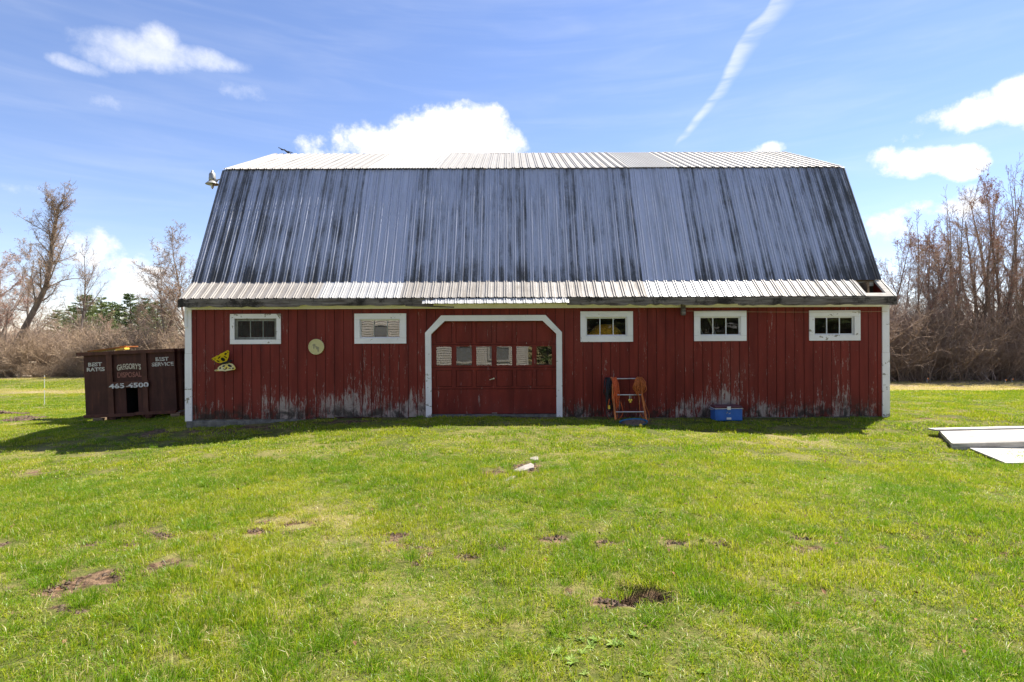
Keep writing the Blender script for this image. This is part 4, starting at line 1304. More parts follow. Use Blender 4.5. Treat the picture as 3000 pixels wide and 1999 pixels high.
mb = MB(); mb.bar((0.04, 0.03, 0.045), (0.84, 1.36, 0.045), 0.05, 0.075); mb.build('end_beam', M['rotten_wood'], sl)
s2 = tag(empty('plywood_sheet', (7.25, 8.12, ground_z(7.4, 8.4) + 0.035), (R(-0.5), R(0.5), 0)), 'thin grey plywood sheet under the front of the white slab', 'wood sheet')
mb = MB(); mb.v = [(0, 0, 0), (3, 0.05, 0), (3, 1.55, 0.015), (0.5, 1.4, 0.015), (0, 0, 0.02), (3, 0.05, 0.02), (3, 1.55, 0.035), (0.5, 1.4, 0.035)]
mb.f = [(0, 3, 2, 1), (4, 5, 6, 7), (0, 1, 5, 4), (1, 2, 6, 5), (2, 3, 7, 6), (3, 0, 4, 7)]; mb.mi = [0] * 6
mb.build('board', M['grey_wood'], s2)

# flat stones sunk in the lawn
def stone(pts_px, lb, seed):
    r = random.Random(seed); G = []
    for (px, py) in pts_px:
        Y = 7.5
        for _ in range(6):
            v = at(px, py, Y); Y *= (CAMH - ground_z(v.x, v.y) - 0.02) / (CAMH - v.z)
        G.append(at(px, py, Y))
    c_ = sum(G, Vector()) / len(G); mb = MB(); n = len(G)
    zz = ground_z(c_.x, c_.y)
    mb.v += [(v.x - c_.x, v.y - c_.y, -0.05) for v in G]
    mb.v += [((v.x - c_.x) * 1.0, (v.y - c_.y) * 1.0, 0.012 + r.uniform(-.004, .004)) for v in G]
    mb.v += [((v.x - c_.x) * 0.86, (v.y - c_.y) * 0.86, 0.020 + r.uniform(-.003, .003)) for v in G]
    for i in range(n):
        j = (i + 1) % n
        mb.f += [(i, j, n + j, n + i), (n + i, n + j, 2 * n + j, 2 * n + i)]
    mb.f.append(tuple(2 * n + i for i in range(n))); mb.mi = [0] * len(mb.f)
    tag(mb.build('flat_stone', M['stone_grey'], loc=(c_.x, c_.y, zz)), lb, 'stone', 'flat stones in the lawn')


def sp(x, y): return (1400 + x / 7.843, 1300 + y / 7.843)
stone([sp(790, 610), sp(960, 625), sp(1100, 610), sp(1180, 560), sp(1280, 540), sp(1290, 470), sp(1215, 430), sp(1090, 480), sp(980, 530), sp(860, 565)], 'long pale flat stone sunk in the lawn, biggest of three', 1)
stone([sp(1195, 350), sp(1300, 365), sp(1390, 355), sp(1390, 290), sp(1290, 285), sp(1200, 305)], 'small pale flat stone in the lawn, farthest of three', 2)
stone([sp(560, 850), sp(700, 830), sp(860, 770), sp(890, 745), sp(760, 755), sp(620, 800)], 'low brownish flat stone in the lawn, nearest of three', 3)

# ------------------------------------------------------------------ roll-off container beside the barn
YD = 14.8
dp = at(252, 1221, YD)
K = 0.002711
dgz = ground_z(-10.2, 15.2)
bin_ = tag(empty('waste_container', dp, (0, R(-2.3), 0)), 'rusty brown waste container with faded lettering beside the barn', 'container')


def dk(cx, cy): return ((cx - 175) * K, (1075 - cy) * K * 0.985)       # container front coordinates from view measurements


BW, BH, BL = 2.44, dk(0, 465)[1], 6.0
mb = MB()
xa, xb = dk(580, 0)[0], dk(697, 0)[0]
# front plates
def plate(x0, x1, z0, z1, y0=0.0, th=0.05, name='panel', mt='bin_rust'):
    mb = MB(); mb.box(x0, x1, y0, y0 + th, z0, z1); return mb.build(name, M[mt], bin_)
px1, px2, px3, px4 = dk(410, 0)[0], dk(465, 0)[0], dk(755, 0)[0], dk(805, 0)[0]
zbar0, zbar1 = dk(0, 805)[1], dk(0, 742)[1]
plate(0.0, px1 + 0.01, 0.04, BH)
plate(px4 - 0.01, BW, 0.04, BH)
plate(px2 - 0.01, px3 + 0.01, zbar0, BH, 0.005)
for (x0, x1) in ((px2 - 0.01, xa), (xb, px3 + 0.01)):
    plate(x0, x1, 0.04, zbar0, 0.0)
for (x0, x1) in ((px1, px2), (px3, px4)):
    plate(x0, x1, 0.02, BH, -0.045, 0.12, 'post', 'bin_rust_light')
plate(dk(430, 0)[0], dk(820, 0)[0], zbar0, zbar1, -0.06, 0.02, 'number_bar', 'bin_rust_light')
mb = MB(); mb.v = [(xa, 0.03, 0), (xa, 0.65, 0), (xa + 0.1, 0.65, zbar0), (xa, 0.03, zbar0), (xb, 0.03, 0), (xb, 0.65, 0), (xb - 0.02, 0.65, zbar0), (xb, 0.03, zbar0)]
mb.f = [(0, 1, 2, 3), (4, 7, 6, 5), (1, 5, 6, 2), (2, 6, 7, 3)]; mb.mi = [0] * 4; mb.build('hook_recess', M['black_paint_and_shade'], bin_)  # black colour stands in for the shade inside the recess
plate(-0.02, dk(665, 0)[0], -0.04, 0.04, -0.06, 0.12, 'bottom_rail', 'bin_rust_light')
plate(dk(668, 0)[0], BW + 0.0, -0.02, 0.06, -0.06, 0.12, 'bottom_rail', 'bin_rust_light')
plate(-0.15, BW + 0.03, BH - 0.005, BH + 0.085, -0.06, 0.14, 'top_rim', 'bin_rust_light')
mb = MB(); mb.box(0.005, 0.045, 0.051, BL, 0.05, BH); mb.build('side_wall', M['bin_rust'], bin_)
mb = MB(); mb.box(BW - 0.045, BW - 0.005, 0.051, BL, 0.05, BH); mb.build('side_wall', M['bin_rust'], bin_)
mb = MB(); mb.box(0.0, BW, BL + 0.001, BL + 0.05, 0.05, BH); mb.build('rear_door', M['bin_rust'], bin_)
mb = MB(); mb.box(0.046, BW - 0.046, 0.66, BL, 0.05, 0.09); mb.build('floor', M['bin_rust'], bin_)
for s_ in (0, 1):
    xo = BW - 0.004 if s_ else -0.07
    for k in range(10):
        mb = MB(); mb.box(xo, xo + 0.074, 0.12 + 0.62 * k, 0.2 + 0.62 * k, 0.05, BH - 0.01); mb.build('side_rib', M['bin_rust_light'], bin_)
    for zz in (0.35, 0.8, 1.25):
        mb = MB(); mb.box(xo, xo + 0.05, 0.205, BL, zz, zz + 0.06); mb.build('side_rail', M['bin_rust_light'], bin_)
    mb = MB(); mb.box(xo - 0.03, xo + 0.1, 0.085, BL + 0.05, BH + 0.0, BH + 0.083); mb.build('top_rim', M['bin_rust_light'], bin_)
for (cx, cy) in ((430, 1098), (785, 1082)):
    x, z = dk(cx, cy)
    mb = MB(); mb.lathe([(0.03, -0.07), (0.11, -0.07), (0.12, -0.05), (0.12, 0.05), (0.11, 0.07), (0.03, 0.07)], (x, 0.1, z - 0.03), 18, axis='x'); mb.build('roller', M['bin_rust_light'], bin_, True)
    mb = MB(); mb.box(x + 0.08, x + 0.12, -0.02, 0.2, z - 0.06, 0.0); mb.box(x - 0.12, x - 0.08, -0.02, 0.2, z - 0.06, 0.0); mb.build('roller_bracket', M['bin_rust'], bin_)
for i, (c0_, c1_, zc, lb) in enumerate(((255, 350, 1082, 'wooden block under the left end of the waste container'), (1020, 1110, 1062, 'wooden block under the right end of the waste container'))):
    x0 = dp.x + dk(c0_, 0)[0]; x1 = dp.x + dk(c1_, 0)[0]; zt_ = dp.z + dk(0, zc)[1] + 0.041 * (x0 - dp.x) - 0.03
    mb = MB(); zg_ = ground_z((x0 + x1) / 2, YD + 0.2); mb.box(x0 - (x0 + x1) / 2, x1 - (x0 + x1) / 2, -0.05, 0.5, -0.1, max(0.05, zt_ - zg_))
    tag(mb.build('timber_block', M['raw_wood'], loc=((x0 + x1) / 2, YD, zg_)), lb, 'block', 'blocks under the container')


def text_mesh(body, w, h, depth=0.004, offset=0.012, arch=0.0, spacing=1.0):
    cu = bpy.data.curves.new('lettering', 'FONT'); cu.body = body; cu.size = 1.0; cu.extrude = 0.01; cu.offset = offset
    cu.space_character = spacing; cu.resolution_u = 3
    ob = bpy.data.objects.new('tmp_text', cu); COL.objects.link(ob)
    bpy.context.view_layer.update()
    dg = bpy.context.evaluated_depsgraph_get()
    me = bpy.data.meshes.new_from_object(ob.evaluated_get(dg))
    bpy.data.objects.remove(ob); bpy.data.curves.remove(cu)
    co = np.empty(len(me.vertices) * 3, np.float32); me.vertices.foreach_get('co', co); co = co.reshape(-1, 3)
    mn, mx = co.min(0), co.max(0)
    x = (co[:, 0] - mn[0]) / (mx[0] - mn[0]); y = (co[:, 1] - mn[1]) / (mx[1] - mn[1])
    out = np.zeros_like(co); out[:, 0] = x * w
    out[:, 2] = y * h + arch * (1 - (2 * x - 1) ** 2)
    out[:, 1] = np.where(co[:, 2] > 0, -depth, 0.0)
    me.vertices.foreach_set('co', out.ravel()); me.materials.clear(); me.update()
    return me


for (txt, c0_, c1_, top, bot, mt, y, arch) in (
        ('BEST', 221, 356, 541, 580, 'letter_white', -0.002, 0), ('RATES', 205, 381, 591, 630, 'letter_white', -0.002, 0),
        ("GREGORY'S", 500, 738, 562, 622, 'letter_cream', 0.003, 0.03), ('DISPOSAL', 502, 740, 638, 692, 'letter_pink', 0.003, 0),
        ('465-4500', 432, 822, 746, 796, 'letter_number', -0.062, 0),
        ('BEST', 888, 1016, 490, 529, 'letter_white', -0.002, 0), ('SERVICE', 848, 1063, 541, 580, 'letter_white', -0.002, 0)):
    x0, z0 = dk(c0_, bot); x1, z1 = dk(c1_, top)
    # undo the container's own tilt for measured heights
    sk = -(x0 + x1) / 2 * math.tan(R(2.3)) + 0.02
    o = link('lettering', text_mesh(txt, x1 - x0, z1 - z0, 0.004, 0.028, arch), M[mt], bin_)
    o.location = (x0, y, z0 + sk)

# boards sticking out of the container
v0, v1 = at(275, 1030, 16.2), at(388, 1016, 16.2)
mb = MB(); mb.bar((0, 0, 0), tuple(v1 - v0), 0.5, 0.035); mb.bar(tuple((v1 - v0) * 0.84 + Vector((0, -0.26, -0.02))), tuple((v1 - v0) + Vector((0, -0.26, -0.02))), 0.03, 0.10)
tag(mb.build('scrap_board', M['orange_board'], loc=v0), 'orange brown scrap board poking above the rim of the waste container', 'board')
v0 = at(345, 1026, 15.9); v1 = at(372, 1022, 15.9)
mb = MB(); mb.bar((0, 0, 0), tuple(v1 - v0), 0.2, 0.05)
tag(mb.build('scrap_strip', M['yellow_plastic'], loc=v0), 'small yellow scrap strip on top of the waste container load', 'scrap')

# ------------------------------------------------------------------ dark clods of turned soil at left
for i, (x, y, rx, ry, h, lb) in enumerate(((-16.4, 17.6, 0.95, 0.45, 0.10, 'widest dark heap of turned soil at the left edge of the lawn'),
                                           (-14.2, 16.2, 0.55, 0.2, 0.07, 'dark heap of turned soil nearer the waste container'),
                                           (-13.7, 15.3, 0.62, 0.2, 0.07, 'low front heap of turned soil left of the waste container'))):
    r = random.Random(40 + i); mb = MB(); n = 120
    for q in range(n):
        a = r.uniform(0, 2 * math.pi); d_ = math.sqrt(r.random()); cx_, cy_ = rx * d_ * math.cos(a), ry * d_ * math.sin(a)
        s_ = r.uniform(0.03, 0.09) * (1.2 - d_ * 0.6); c0 = Vector((cx_, cy_, ground_z(x + cx_, y + cy_) - ground_z(x, y) + h * (1 - d_) * 0.6))
        b0 = len(mb.v)
        for (ux_, uy_, uz_) in ((1, 0, 0), (-1, 0, 0), (0, 1, 0), (0, -1, 0), (0, 0, 1), (0, 0, -1)):
            mb.v.append(tuple(c0 + Vector((ux_ * r.uniform(.6, 1.5), uy_ * r.uniform(.6, 1.3), uz_ * r.uniform(.5, .9))) * s_))
        for f in ((0, 2, 4), (2, 1, 4), (1, 3, 4), (3, 0, 4), (2, 0, 5), (1, 2, 5), (3, 1, 5), (0, 3, 5)): mb.f.append(tuple(b0 + z_ for z_ in f)); mb.mi.append(0)
    tag(mb.build('soil_heap', M['soil_brown'], loc=(x, y, ground_z(x, y))), lb, 'soil heap', 'soil heaps on the lawn')

# ------------------------------------------------------------------ marker stakes by the tree line
for (px, ptop, Y, col, lb) in ((130, 1100, 24.0, 'flag_yellow', 'thin white stake with two yellow bands on the left lawn'),
                               (2716, 1108, 33.2, 'flag_orange', 'small orange marker flag by the thicket, nearest the barn'),
                               (2945, 1112, 32.6, 'flag_orange', 'small orange marker flag by the thicket, middle of three'),
                               (2965, 1110, 33.4, 'flag_orange', 'small orange marker flag by the thicket, farthest right')):
    v = at(px, ptop, Y); zg_ = ground_z(v.x, Y); e = tag(empty('marker_stake', (v.x, Y, zg_)), lb, 'marker', 'marker stakes on the lawn')
    h = v.z - zg_
    mb = MB(); mb.tube([(0, 0, -0.1), (0, 0, h)], 0.012, 6); mb.build('stake', M['white_plastic'], e)
    if col == 'flag_yellow':
        for zz in (h - 0.12, h - 0.6):
            mb = MB(); mb.lathe([(0.02, zz - 0.03), (0.022, zz), (0.02, zz + 0.03)], k=8); mb.build('band', M[col], e)
    else:
        mb = MB(); mb.box(0.01, 0.10, -0.004, 0.004, h - 0.08, h); mb.build('flag', M[col], e)

# ------------------------------------------------------------------ house behind the camera, seen mirrored in the panes
hs = tag(empty('white_house', (-6.0, -6.2, ground_z(-6, -6))), 'white clapboard house mirrored in the garage door panes', 'house')
mb = MB(); z = 0.3; HX0, HX1, HY = -9.5, 6.85, 0.0
mb.v += [(HX0, HY, 0), (HX1, HY, 0), (HX1, HY, 0.3), (HX0, HY, 0.3)]; mb.f.append((1, 0, 3, 2)); mb.mi.append(0)
while z < 5.0:
    mb.quad([(HX1, HY + 0.026, z + 0.016), (HX0, HY + 0.026, z + 0.016), (HX0, HY, z + 0.12), (HX1, HY, z + 0.12)])
    mb.quad([(HX1, HY, z), (HX0, HY, z), (HX0, HY + 0.026, z + 0.016), (HX1, HY + 0.026, z + 0.016)])
    z += 0.12
mb.box(HX0, HX1, -7.0, HY - 0.01, 0, 5.0)
mb.build('clapboard_wall', M['house_white'], hs)
for xx in (HX0 - 0.02, HX1 - 0.12, 2.9):
    mb = MB(); mb.box(xx, xx + 0.14, HY + 0.0, HY + 0.045, 0.0, 5.0); mb.build('corner_board', M['house_white'], hs)
for (x, z0, z1) in ((-1.4, 1.0, 2.75), (3.4, 0.85, 2.4), (5.35, 0.85, 2.4), (-5.5, 1.0, 2.75)):
    mb = MB(); mb.box(x - 0.42, x + 0.42, HY + 0.012, HY + 0.03, z0, z1); w_ = mb.build('window', M['house_pane'], hs)
    mb = MB()
    for bx in ((x - 0.52, x - 0.42, z0 - 0.1, z1 + 0.1), (x + 0.42, x + 0.52, z0 - 0.1, z1 + 0.1), (x - 0.42, x + 0.42, z0 - 0.1, z0), (x - 0.42, x + 0.42, z1, z1 + 0.1), (x - 0.42, x + 0.42, (z0 + z1) / 2 - 0.025, (z0 + z1) / 2 + 0.025)):
        mb.box(bx[0], bx[1], HY + 0.01, HY + 0.055, bx[2], bx[3])
    mb.build('window_frame', M['house_white'], w_)
mb = MB(); mb.prismx([(0.4, 4.9), (0.4, 5.0), (-3.5, 7.6), (-7.4, 5.0), (-7.4, 4.9), (-3.5, 7.45)], HX0 - 0.3, HX1 + 0.3); mb.build('roof', M['house_roof'], hs)

# ------------------------------------------------------------------ TREES
def bark(name, c0, c1):
    m, t, b = mat_new(name)
    p = t.obj(); n = t.noise(t.vscale(p, (3, 3, 0.8)), 1.0, 4, 0.6); f = t.noise(p, 18, 3, 0.6)
    c = t.mix(t.ss(t.add(n, t.m('MULTIPLY_ADD', f, 0.3, -0.15)), 0.3, 0.7), c0, c1)
    t.put(b.inputs['Base Color'], t.mix(t.mul(t.rand(), 0.3), c, tuple((x + y) * 0.42 for x, y in zip(c0, c1))))
    b.inputs['Roughness'].default_value = 0.9; b.inputs['Specular IOR Level'].default_value = 0.15
    M[name] = m


bark('bark_grey', (0.15, 0.12, 0.10), (0.33, 0.28, 0.23))
bark('bark_dark', (0.14, 0.11, 0.09), (0.30, 0.24, 0.19))
bark('twig_brown', (0.32, 0.235, 0.18), (0.55, 0.42, 0.335))
bark('twig_tan', (0.25, 0.175, 0.115), (0.46, 0.345, 0.235))
bark('twig_greybrown', (0.24, 0.175, 0.13), (0.43, 0.33, 0.25))
simple('bud_red', (0.33, 0.125, 0.085), 0.8, 0, 0.35, 3)
simple('bud_tan', (0.34, 0.22, 0.12), 0.8, 0, 0.35, 3)


def frustums(S, k):
    """S rows p0(3) p1(3) r0 r1 -> verts, quads"""
    S = np.asarray(S, np.float64); n = len(S)
    if n == 0: return np.zeros((0, 3)), np.zeros((0, 4), int)
    p0, p1 = S[:, 0:3], S[:, 3:6]
    d = p1 - p0; d /= np.maximum(np.linalg.norm(d, axis=1, keepdims=True), 1e-9)
    ref = np.where(np.abs(d[:, 2:3]) < 0.9, np.array([[0, 0, 1.0]]), np.array([[1.0, 0, 0]]))
    u = np.cross(d, ref); u /= np.linalg.norm(u, axis=1, keepdims=True); v = np.cross(d, u)
    a = 2 * np.pi * np.arange(k) / k
    ring = u[:, None, :] * np.cos(a)[None, :, None] + v[:, None, :] * np.sin(a)[None, :, None]
    A = p0[:, None, :] + ring * S[:, 6][:, None, None]
    B = p1[:, None, :] + ring * S[:, 7][:, None, None]
    V = np.concatenate([A, B], 1).reshape(-1, 3)
    base = (np.arange(n) * 2 * k)[:, None]
    j = np.arange(k); j2 = (j + 1) % k
    F = np.stack([base + j, base + j2, base + k + j2, base + k + j], -1).reshape(-1, 4)
    return V, F


def grow(r, segs, tips, p, d, L, rad, lvl, P):
    n = P['seg'][lvl]; st = L / n; q = p.copy(); dd = d.copy()
    rend = rad * P['tap'][lvl]
    for i in range(n):
        w = P['wob'][lvl]
        dd = (dd + Vector((r.gauss(0, w), r.gauss(0, w), r.gauss(0, w) + P['up'][lvl]))).normalized()
        q2 = q + dd * st
        r0 = rad + (rend - rad) * i / n; r1 = rad + (rend - rad) * (i + 1) / n
        segs[lvl].append((*q, *q2, max(r0, P['rmin']), max(r1, P['rmin'])))
        f = (i + 1) / n
        if lvl < P['max'] and f >= P['first'][lvl]:
            cnt = P['kids'][lvl] / max(1, n * (1 - P['first'][lvl]))
            k = int(cnt) + (1 if r.random() < cnt - int(cnt) else 0)
            for _ in range(k):
                az = r.uniform(0, 2 * math.pi); an = R(r.gauss(P['ang'][lvl], 9))
                o = dd.orthogonal().normalized(); o.rotate(Matrix.Rotation(az, 3, dd))
                nd = (dd * math.cos(an) + o * math.sin(an)).normalized()
                sh = P['len'][lvl] * (1.0 - P['shrink'][lvl] * f) * r.uniform(0.65, 1.2)
                pos = q + (q2 - q) * r.random()
                grow(r, segs, tips, pos, nd, L * sh, max(P['rmin'], r1 * P['rr'][lvl]), lvl + 1, P)
        q = q2
    if lvl == P['max']: tips.append((tuple(q), lvl))


def tree_mesh(name, seed, P, H, rad, mats, budm=None, buds=0.0, path=None, budsize=0.05):
    r = random.Random(seed); segs = {i: [] for i in range(6)}; tips = []
    if path is None:
        grow(r, segs, tips, Vector((0, 0, -0.2)), Vector((r.gauss(0, .04), r.gauss(0, .04), 1)).normalized(), H, rad, 0, P)
    else:
        n = len(path)
        for i in range(n - 1):
            a, b_ = Vector(path[i]), Vector(path[i + 1]); f = (i + 1) / n
            r0, r1 = rad * (1 - 0.8 * i / n), rad * (1 - 0.8 * (i + 1) / n)
            segs[0].append((*a, *b_, r0, r1))
            if f >= P['first'][0]:
                dd = (b_ - a).normalized()
                k = int(P['kids'][0] / n / (1 - P['first'][0]) + r.random())
                for _ in range(k):
                    az = r.uniform(0, 2 * math.pi); an = R(r.gauss(P['ang'][0], 9))
                    o = dd.orthogonal().normalized(); o.rotate(Matrix.Rotation(az, 3, dd))
                    nd = (dd * math.cos(an) + o * math.sin(an)).normalized()
                    grow(r, segs, tips, a.lerp(b_, r.random()), nd, H * P['len'][0] * (1 - P['shrink'][0] * f) * r.uniform(.7, 1.2), r1 * P['rr'][0], 1, P)
    V0, F0 = frustums(segs[0], 9)
    trunk = np_mesh('trunk', V0, F0, [mats[0]], smooth=True)
    Vs, Fs, off = [], [], 0; mi = []
    for lv_, k in ((1, 6), (2, 4), (3, 3), (4, 3)):
        if segs[lv_]:
            V_, F_ = frustums(segs[lv_], k); Vs.append(V_); Fs.append(F_ + off); off += len(V_); mi += [0 if lv_ < 2 else 1] * len(F_)
    q4 = np.concatenate(Fs); tri = np.zeros((0, 3), int)
    if budm is not None and buds > 0:
        T_ = [tp_[0] for tp_ in tips if r.random() < buds]
        tw = segs[P['max']]
        bv = []
        for c_ in T_:
            for _ in range(2):
                o = Vector((r.gauss(0, .05), r.gauss(0, .05), r.gauss(0, .05))); s_ = budsize * r.uniform(.6, 1.3)
                for e in range(3):
                    bv.append(Vector(c_) + o + Vector((r.uniform(-s_, s_), r.uniform(-s_, s_), r.uniform(-s_, s_))))
        if bv:
            bv = np.array([tuple(x) for x in bv]); tri = (np.arange(len(bv)).reshape(-1, 3) + off); Vs.append(bv); mi += [2] * len(tri)
    crown = np_mesh('crown', np.concatenate(Vs), [q4, tri] if len(tri) else q4, [mats[0], mats[1], budm or mats[1]], mi)
    return trunk, crown


PT = dict(seg=[9, 5, 3, 2, 1], wob=[.05, .10, .14, .2, .2], up=[.03, .07, .06, .04, 0], tap=[.12, .25, .35, .5, .5], rmin=0.0055,
          kids=[22, 11, 8, 4, 0], first=[.22, .15, .12, .2, 1], ang=[38, 38, 42, 42, 40], len=[.46, .48, .46, .5, 0], shrink=[.62, .45, .4, .3, 0], rr=[.42, .5, .5, .6, .5], max=3)
PT4 = dict(PT, max=4, kids=[20, 9, 6, 4, 0], seg=[9, 5, 3, 2, 1])
PB = dict(PT4, ang=[44, 44, 48, 48, 45], len=[.5, .5, .48, .5, 0], kids=[24, 10, 6, 4, 0], first=[.12, .1, .1, .2, 1], wob=[.06, .14, .2, .25, .2])
PP = dict(PT, kids=[16, 5, 4, 0, 0], first=[.3, .2, .2, 1, 1], ang=[33, 36, 40, 40, 40], len=[.33, .45, .45, .5, 0], max=3, rmin=0.007)
KINDS = {
    'pole_a': tree_mesh('g', 8, PP, 10.0, 0.11, (M['bark_grey'], M['twig_brown']), M['bud_tan'], 0.1, budsize=0.03),
    'pole_b': tree_mesh('h', 9, PP, 10.0, 0.13, (M['bark_dark'], M['twig_brown']), M['bud_red'], 0.2, budsize=0.03),
    'maple_a': tree_mesh('a', 1, PT4, 9.5, 0.13, (M['bark_grey'], M['twig_brown']), M['bud_red'], 0.5, budsize=0.035),
    'maple_b': tree_mesh('b', 2, PT, 10.5, 0.19, (M['bark_dark'], M['twig_brown']), M['bud_red'], 0.15, budsize=0.035),
    'maple_c': tree_mesh('c', 3, PT, 9.0, 0.10, (M['bark_dark'], M['twig_brown']), M['bud_red'], 0.4, budsize=0.035),
    'ash_a': tree_mesh('d', 4, PT, 10.0, 0.20, (M['bark_grey'], M['twig_greybrown']), M['bud_tan'], 0.12, budsize=0.03),
    'ash_b': tree_mesh('e', 5, PB, 9.0, 0.15, (M['bark_grey'], M['twig_greybrown']), M['bud_tan'], 0.15, budsize=0.03),
    'thin_a': tree_mesh('f', 6, PT, 8.0, 0.07, (M['bark_dark'], M['twig_brown']), M['bud_red'], 0.25, budsize=0.035)}


def put_tree(kind, px, Y, top_px, label, group, rot=0.0, lean=(0, 0), wide=1.0, name='bare_tree', x=None):
    tk, cr = KINDS[kind]
    X_ = (px - 1500) / FPX * Y if x is None else x
    zg_ = ground_z(X_, Y)
    zt = at(px, top_px, Y).z
    co = np.empty(len(cr.vertices) * 3, np.float32); cr.vertices.foreach_get('co', co)
    h = float(co.reshape(-1, 3)[:, 2].max())
    s = (zt - zg_) / h
    e = tag(empty(name, (X_, Y, zg_), (lean[0], lean[1], rot)), label, 'tree', group)
    e.scale = (s * wide, s * wide, s)
    link('trunk', tk, None, e); link('crown', cr, None, e)
    return e


ORD = ['first', 'second', 'third', 'fourth', 'fifth', 'sixth', 'seventh', 'eighth', 'ninth', 'tenth', 'eleventh', 'twelfth', 'thirteenth', 'fourteenth', 'fifteenth', 'sixteenth', 'seventeenth', 'eighteenth', 'nineteenth', 'twentieth', 'twenty-first', 'twenty-second', 'twenty-third', 'twenty-fourth', 'twenty-fifth', 'twenty-sixth', 'twenty-seventh']
right = [  # px, Y, top px, kind, widen
    (2600, 38.0, 640, 'maple_a', .8), (2650, 36.0, 700, 'maple_c', .9), (2682, 39.0, 640, 'ash_a', .8), (2712, 36.0, 655, 'maple_c', 1), (2742, 38.0, 640, 'pole_b', 1), (2772, 35.5, 625, 'maple_a', .85),
    (2800, 39.0, 600, 'pole_b', .9), (2826, 36.0, 660, 'thin_a', 1.1), (2858, 37.0, 565, 'maple_b', .85), (2888, 35.5, 600, 'pole_a', 1), (2915, 38.0, 490, 'ash_a', .8), (2945, 36.0, 470, 'maple_a', .75),
    (2972, 37.0, 490, 'pole_b', .9), (3000, 35.5, 480, 'ash_a', .8), (3040, 37.0, 500, 'maple_b', .8), (3085, 36.0, 540, 'maple_a', .8),
    (2628, 37.5, 690, 'pole_a', .8), (2698, 36.2, 610, 'pole_b', .7), (2758, 38, 590, 'pole_a', .7), (2790, 36, 560, 'pole_b', .65), (2842, 38.5, 530, 'pole_a', .65), (2870, 36.4, 545, 'pole_b', .7), (2902, 38, 520, 'pole_a', .65), (2930, 35.8, 500, 'pole_b', .6), (2958, 38, 455, 'pole_a', .6), (2986, 36.3, 470, 'pole_b', .6)]
right.sort()
rg = random.Random(77)
for i, (px, Y, tp_, kd, wd) in enumerate(right):
    put_tree(kd, px, Y, tp_, f'bare reddish budded tree in the right thicket, {ORD[i]} counting from the barn', 'bare trees of the right thicket', rg.uniform(0, 6.28), (rg.gauss(0, .035), rg.gauss(0, .045)), wd)
YL = 52.0
left = [(12, 53, 600, 'maple_a', 1.05, 'bare red budded tree at the far left edge of the lawn'),
        (90, 56, 690, 'ash_b', 1.0, 'bare grey tree behind the leaning vine covered tree'),
        (230, 55, 690, 'ash_a', .7, 'slim bare tree just right of the leaning tree'),
        (330, 61, 905, 'maple_c', 1.2, 'small red budded tree behind the waste container'),
        (450, 53, 870, 'ash_b', 1.1, 'low bare tree between the waste container and the barn'),
        (505, 52, 750, 'thin_a', 1.3, 'thin bare tree left of the barn eave'),
        (572, 54, 655, 'ash_b', .95, 'tall bare tree half hidden behind the barn roof at left'),
        (-70, 52, 640, 'maple_b', 1.0, 'bare tree just beyond the left picture edge')]
for (px, Y, tp_, kd, wd, lb) in left:
    put_tree(kd, px, Y, tp_, lb, 'bare trees of the left tree line', rg.uniform(0, 6.28), (rg.gauss(0, .03), rg.gauss(0, .04)), wd)

# leaning tree wrapped in vines
pth_px = [(-25, 1105), (10, 1070), (60, 985), (105, 900), (135, 840), (148, 770), (155, 700), (166, 640), (172, 600)]
P0 = at(pth_px[0][0], pth_px[0][1], YL); P0.z = ground_z(P0.x, YL)
path = [at(px, py, YL) - P0 for px, py in pth_px]; path[0] = Vector((0, 0, -0.3))
PV = dict(PB, kids=[44, 10, 6, 4, 0], first=[.38, .1, .1, .2, 1], ang=[34, 40, 48, 48, 45], len=[.36, .5, .5, .5, 0], shrink=[.55, .45, .4, .3, 0], rr=[.36, .5, .5, .6, .5])
tk, cr = tree_mesh('leaning', 33, PV, 12.5, 0.32, (M['bark_dark'], M['twig_greybrown']), M['bud_tan'], 0.12, path)
lt = tag(empty('leaning_tree', P0), 'tall leaning tree with a dark slanting trunk and bushy vine tangled crown', 'tree', 'bare trees of the left tree line')
link('trunk', tk, None, lt); link('crown', cr, None, lt)
# second slanting trunk near the barn
pth_px = [(405, 1120), (440, 1060), (470, 1010), (500, 950), (520, 890), (530, 840)]
P0 = at(pth_px[0][0], pth_px[0][1], 53.5); P0.z = ground_z(P0.x, 53.5)
path = [at(px, py, 53.5) - P0 for px, py in pth_px]; path[0] = Vector((0, 0, -0.3))
tk, cr = tree_mesh('leaning2', 34, dict(PV, kids=[16, 8, 5, 3, 0]), 8.0, 0.16, (M['bark_dark'], M['twig_tan']), None, 0, path)
lt = tag(empty('leaning_tree', P0), 'thinner slanting trunk in the brush beside the barn corner', 'tree', 'bare trees of the left tree line')
link('trunk', tk, None, lt); link('crown', cr, None, lt)

# pines beyond
m, t, b = mat_new('pine_needles')
n = t.noise(t.obj(), 1.6, 4, 0.6)
t.put(b.inputs['Base Color'], t.mix(t.ss(t.add(n, t.m('MULTIPLY_ADD', t.rand(), 0.3, -0.15)), 0.3, 0.7), (0.085, 0.14, 0.04), (0.23, 0.27, 0.09)))
b.inputs['Roughness'].default_value = 0.8; M['needles'] = m


